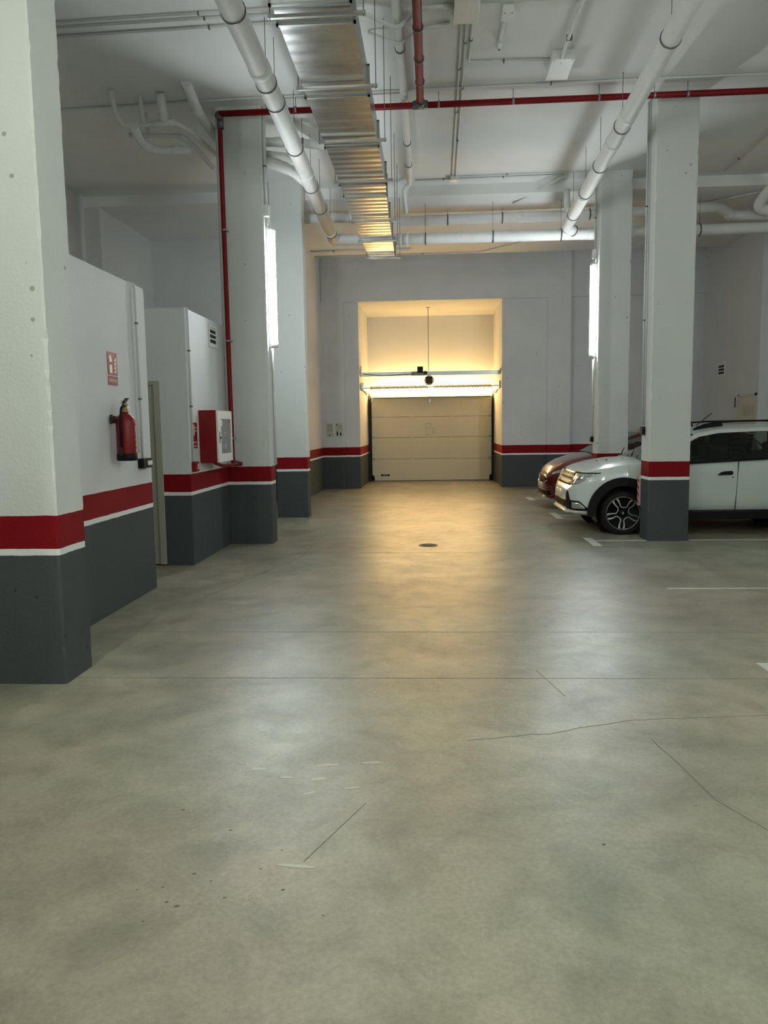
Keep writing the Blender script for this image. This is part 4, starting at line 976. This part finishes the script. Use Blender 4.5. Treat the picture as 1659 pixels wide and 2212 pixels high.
for sy in (-1, 1):
    hl = wrap_panel(wt, car, 'headlight', lambda s: lerp(s, .50, .78, .655, .69) if s < .78 else lerp(s, .78, .92, .69, .80), lambda s: .832, .50, .93, M['lens'], sy)
    wrap_panel(wt, car, 'lamp_reflector', lambda s: lerp(s, .50, .92, .69, .77), lambda s: .815, .54, .64, M['chrome'], sy, .010, 3, 6); wrap_panel(wt, car, 'lamp_reflector', lambda s: .735, lambda s: .815, .70, .80, M['chrome'], sy, .010, 3, 6)
    wrap_panel(wt, car, 'headlight_trim', lambda s: .830, lambda s: .842, .42, .97, M['black'], sy, .009, 1)
    for s_ in (.66, .80):
        pass
    wrap_panel(wt, car, 'grille_surround', lambda s: .655, lambda s: .825, 0, .49, M['black'], sy, .004)
    for kz in range(4):
        for a_, d_ in ((.03, .12), (.15, .24), (.27, .36), (.39, .47)):
            wrap_panel(wt, car, 'grille_bar', lambda s, kz=kz: .682+kz*.036, lambda s, kz=kz: .690+kz*.036, a_, d_, M['steel'], sy, .008, 1, 4)
    wrap_panel(wt, car, 'fog_lamp_recess', lambda s: lerp(s, .60, .70, .335, .325), lambda s: lerp(s, .56, .64, .58, .46) if s < .64 else lerp(s, .81, .92, .458, .36), .50, .92, M['black'], sy, .006)
    wrap_panel(wt, car, 'fog_lamp', lambda s: .352, lambda s: lerp(s, .81, .88, .435, .375), .68, .88, M['alloy'], sy, .012, 3, 8)
    wrap_panel(wt, car, 'lower_lip', lambda s: .285, lambda s: .312, 0, .9, M['wpaint'], sy, .022, 2)
wrap_panel(wt, car, 'lower_grille', lambda s: .35, lambda s: .45, 0, .50, M['black'], -1, .004); wrap_panel(wt, car, 'lower_grille', lambda s: .35, lambda s: .45, 0, .50, M['black'], 1, .004)
for sy in (-1, 1): wrap_panel(wt, car, 'number_plate', lambda s: .47, lambda s: .58, 0, .26, M['plate'], sy, .012, 2, 3)
# hood shut line and washer nozzle
obj('bonnet_crease', MB().tube([(2.24, y_n+.055, .862), (2.42, y_n+.075, .915), (2.60, y_n+.10, .955), (2.75, y_n+.12, .975)], .0035, 6), M['wpaint'], car)
obj('washer_nozzle', MB().sphere((2.42, yc-.35, .995), .012, 1.4, 1, .6), M['black'], car)
# wipers
for yy in (yc-.45, yc+.15): obj('wiper', MB().tube([(2.74, yy, 1.045), (2.90, yy+.5, 1.13)], .008, 6), M['black'], car)
# roof rails
for sy in (-1, 1):
    yr = yc+sy*HW*.70
    P_ = [(3.52, yr, 1.405), (3.64, yr, 1.455), (3.80, yr, 1.49), (4.1, yr, 1.505), (4.8, yr, 1.51), (5.3, yr, 1.49), (5.55, yr, 1.43)]
    rl = obj('roof_rail', MB().tube(P_, .013, 10), M['black'], car)
    obj('rail_foot', MB().prism([(3.48, 1.38), (3.60, 1.435), (3.74, 1.475), (3.88, 1.49), (3.90, 1.44), (3.70, 1.42)], yr-.018, yr+.018), M['black'], rl)
    obj('rail_foot', MB().prism([(5.58, 1.41), (5.40, 1.47), (5.2, 1.49), (5.2, 1.44)], yr-.018, yr+.018), M['black'], rl)
obj('aerial', MB().tube([(3.75, yc, 1.45), (3.95, yc-.03, 1.62)], .006, 8), M['black'], car)

# red hatchback
rt = dict(label='dark red hatchback parked beyond the white estate car', paint='rpaint', yn=13.70, yf=15.42, x0=1.98, x1=5.9,
  W=[(1.98, .30), (2.0, .46), (2.03, .58), (2.10, .74), (2.2, .86), (2.35, .945), (2.55, .985), (2.8, 1.0), (5.3, 1.0), (5.7, .94), (5.9, .75)],
  zt=[(1.98, .52), (1.995, .58), (2.03, .66), (2.08, .72), (2.16, .79), (2.30, .87), (2.5, .935), (2.75, .985), (2.95, 1.0), (3.6, .98), (5.7, 1.02), (5.9, .9)],
  zs=[(1.98, .48), (2.03, .60), (2.10, .66), (2.3, .75), (2.6, .85), (3.0, .90), (3.6, .92), (5.7, 1.0), (5.9, .8)],
  zb=[(1.98, .24), (2.0, .20), (2.1, .17), (2.4, .17), (5.3, .2), (5.9, .3)],
  wheels=[2.80, 5.25], wz=.305, wr=.305, rim=.225, ar=.345, clad=0,
  cab=(2.78, 5.75), zg=[(2.78, .99), (3.1, 1.16), (3.42, 1.30), (3.7, 1.385), (4.2, 1.435), (4.9, 1.42), (5.4, 1.34), (5.7, 1.08), (5.75, 1.0)],
  belt=[(2.78, .90), (3.6, .93), (5.7, 1.02)], zroof=1.42, roofw=.78, wsx=3.55, rwx=5.35,
  pillars=[(4.10, 4.2), (4.9, 5.0)], beltx=(3.1, 5.6), seats=(4.1, 4.95), seatz=1.15, dash=1.0, mirror=3.3, mz=1.0)
car2, yc2, HW2 = build_car(rt)
for sy in (-1, 1):
    wrap_panel(rt, car2, 'headlight', lambda s: lerp(s, .62, 1.05, .615, .72), lambda s: lerp(s, .62, 1.05, .66, .80) if s < 1.05 else .80, .62, 1.05, M['lens'], sy)
    wrap_panel(rt, car2, 'grille', lambda s: lerp(s, .30, .46, .44, .50), lambda s: lerp(s, .3, .46, .60, .56), 0, .46, M['black'], sy)
    wrap_panel(rt, car2, 'grille_trim', lambda s: lerp(s, .30, .48, .59, .55), lambda s: lerp(s, .3, .48, .605, .565), 0, .48, M['chrome'], sy, .012, 1)
    wrap_panel(rt, car2, 'grille_trim', lambda s: lerp(s, .30, .48, .435, .50), lambda s: lerp(s, .3, .48, .447, .512), .18, .48, M['chrome'], sy, .012, 1)
    wrap_panel(rt, car2, 'number_plate', lambda s: .36, lambda s: .46, 0, .26, M['plate'], sy, .018, 2, 3)
    wrap_panel(rt, car2, 'lower_grille', lambda s: .245, lambda s: .33, 0, .60, M['black'], sy)
    wrap_panel(rt, car2, 'lower_lip', lambda s: .19, lambda s: .215, 0, .95, M['rpaint'], sy, .03, 2)
# badge: slanted oval ring with an H-like bridge
m = MB().tube([(1.955+.0*a, yc2+.085*math.cos(a), .525+.042*math.sin(a)) for a in np.linspace(0, 2*PI, 25)], .006, 6)
m.tube([(1.953, yc2-.045, .495), (1.953, yc2-.02, .552)], .006, 6).tube([(1.953, yc2+.02, .495), (1.953, yc2+.045, .552)], .006, 6).tube([(1.953, yc2-.03, .522), (1.953, yc2+.03, .528)], .006, 6)
obj('badge', m, M['chrome'], car2)
obj('door_seam', MB().ribbon([(3.05, .90), (3.15, .6), (3.2, .22)], .006, 13.698, 13.72), M['dark'], car2)
for yy in (yc2-.45, yc2+.15): obj('wiper', MB().tube([(2.86, yy, 1.02), (3.02, yy+.5, 1.11)], .008, 6), M['black'], car2)
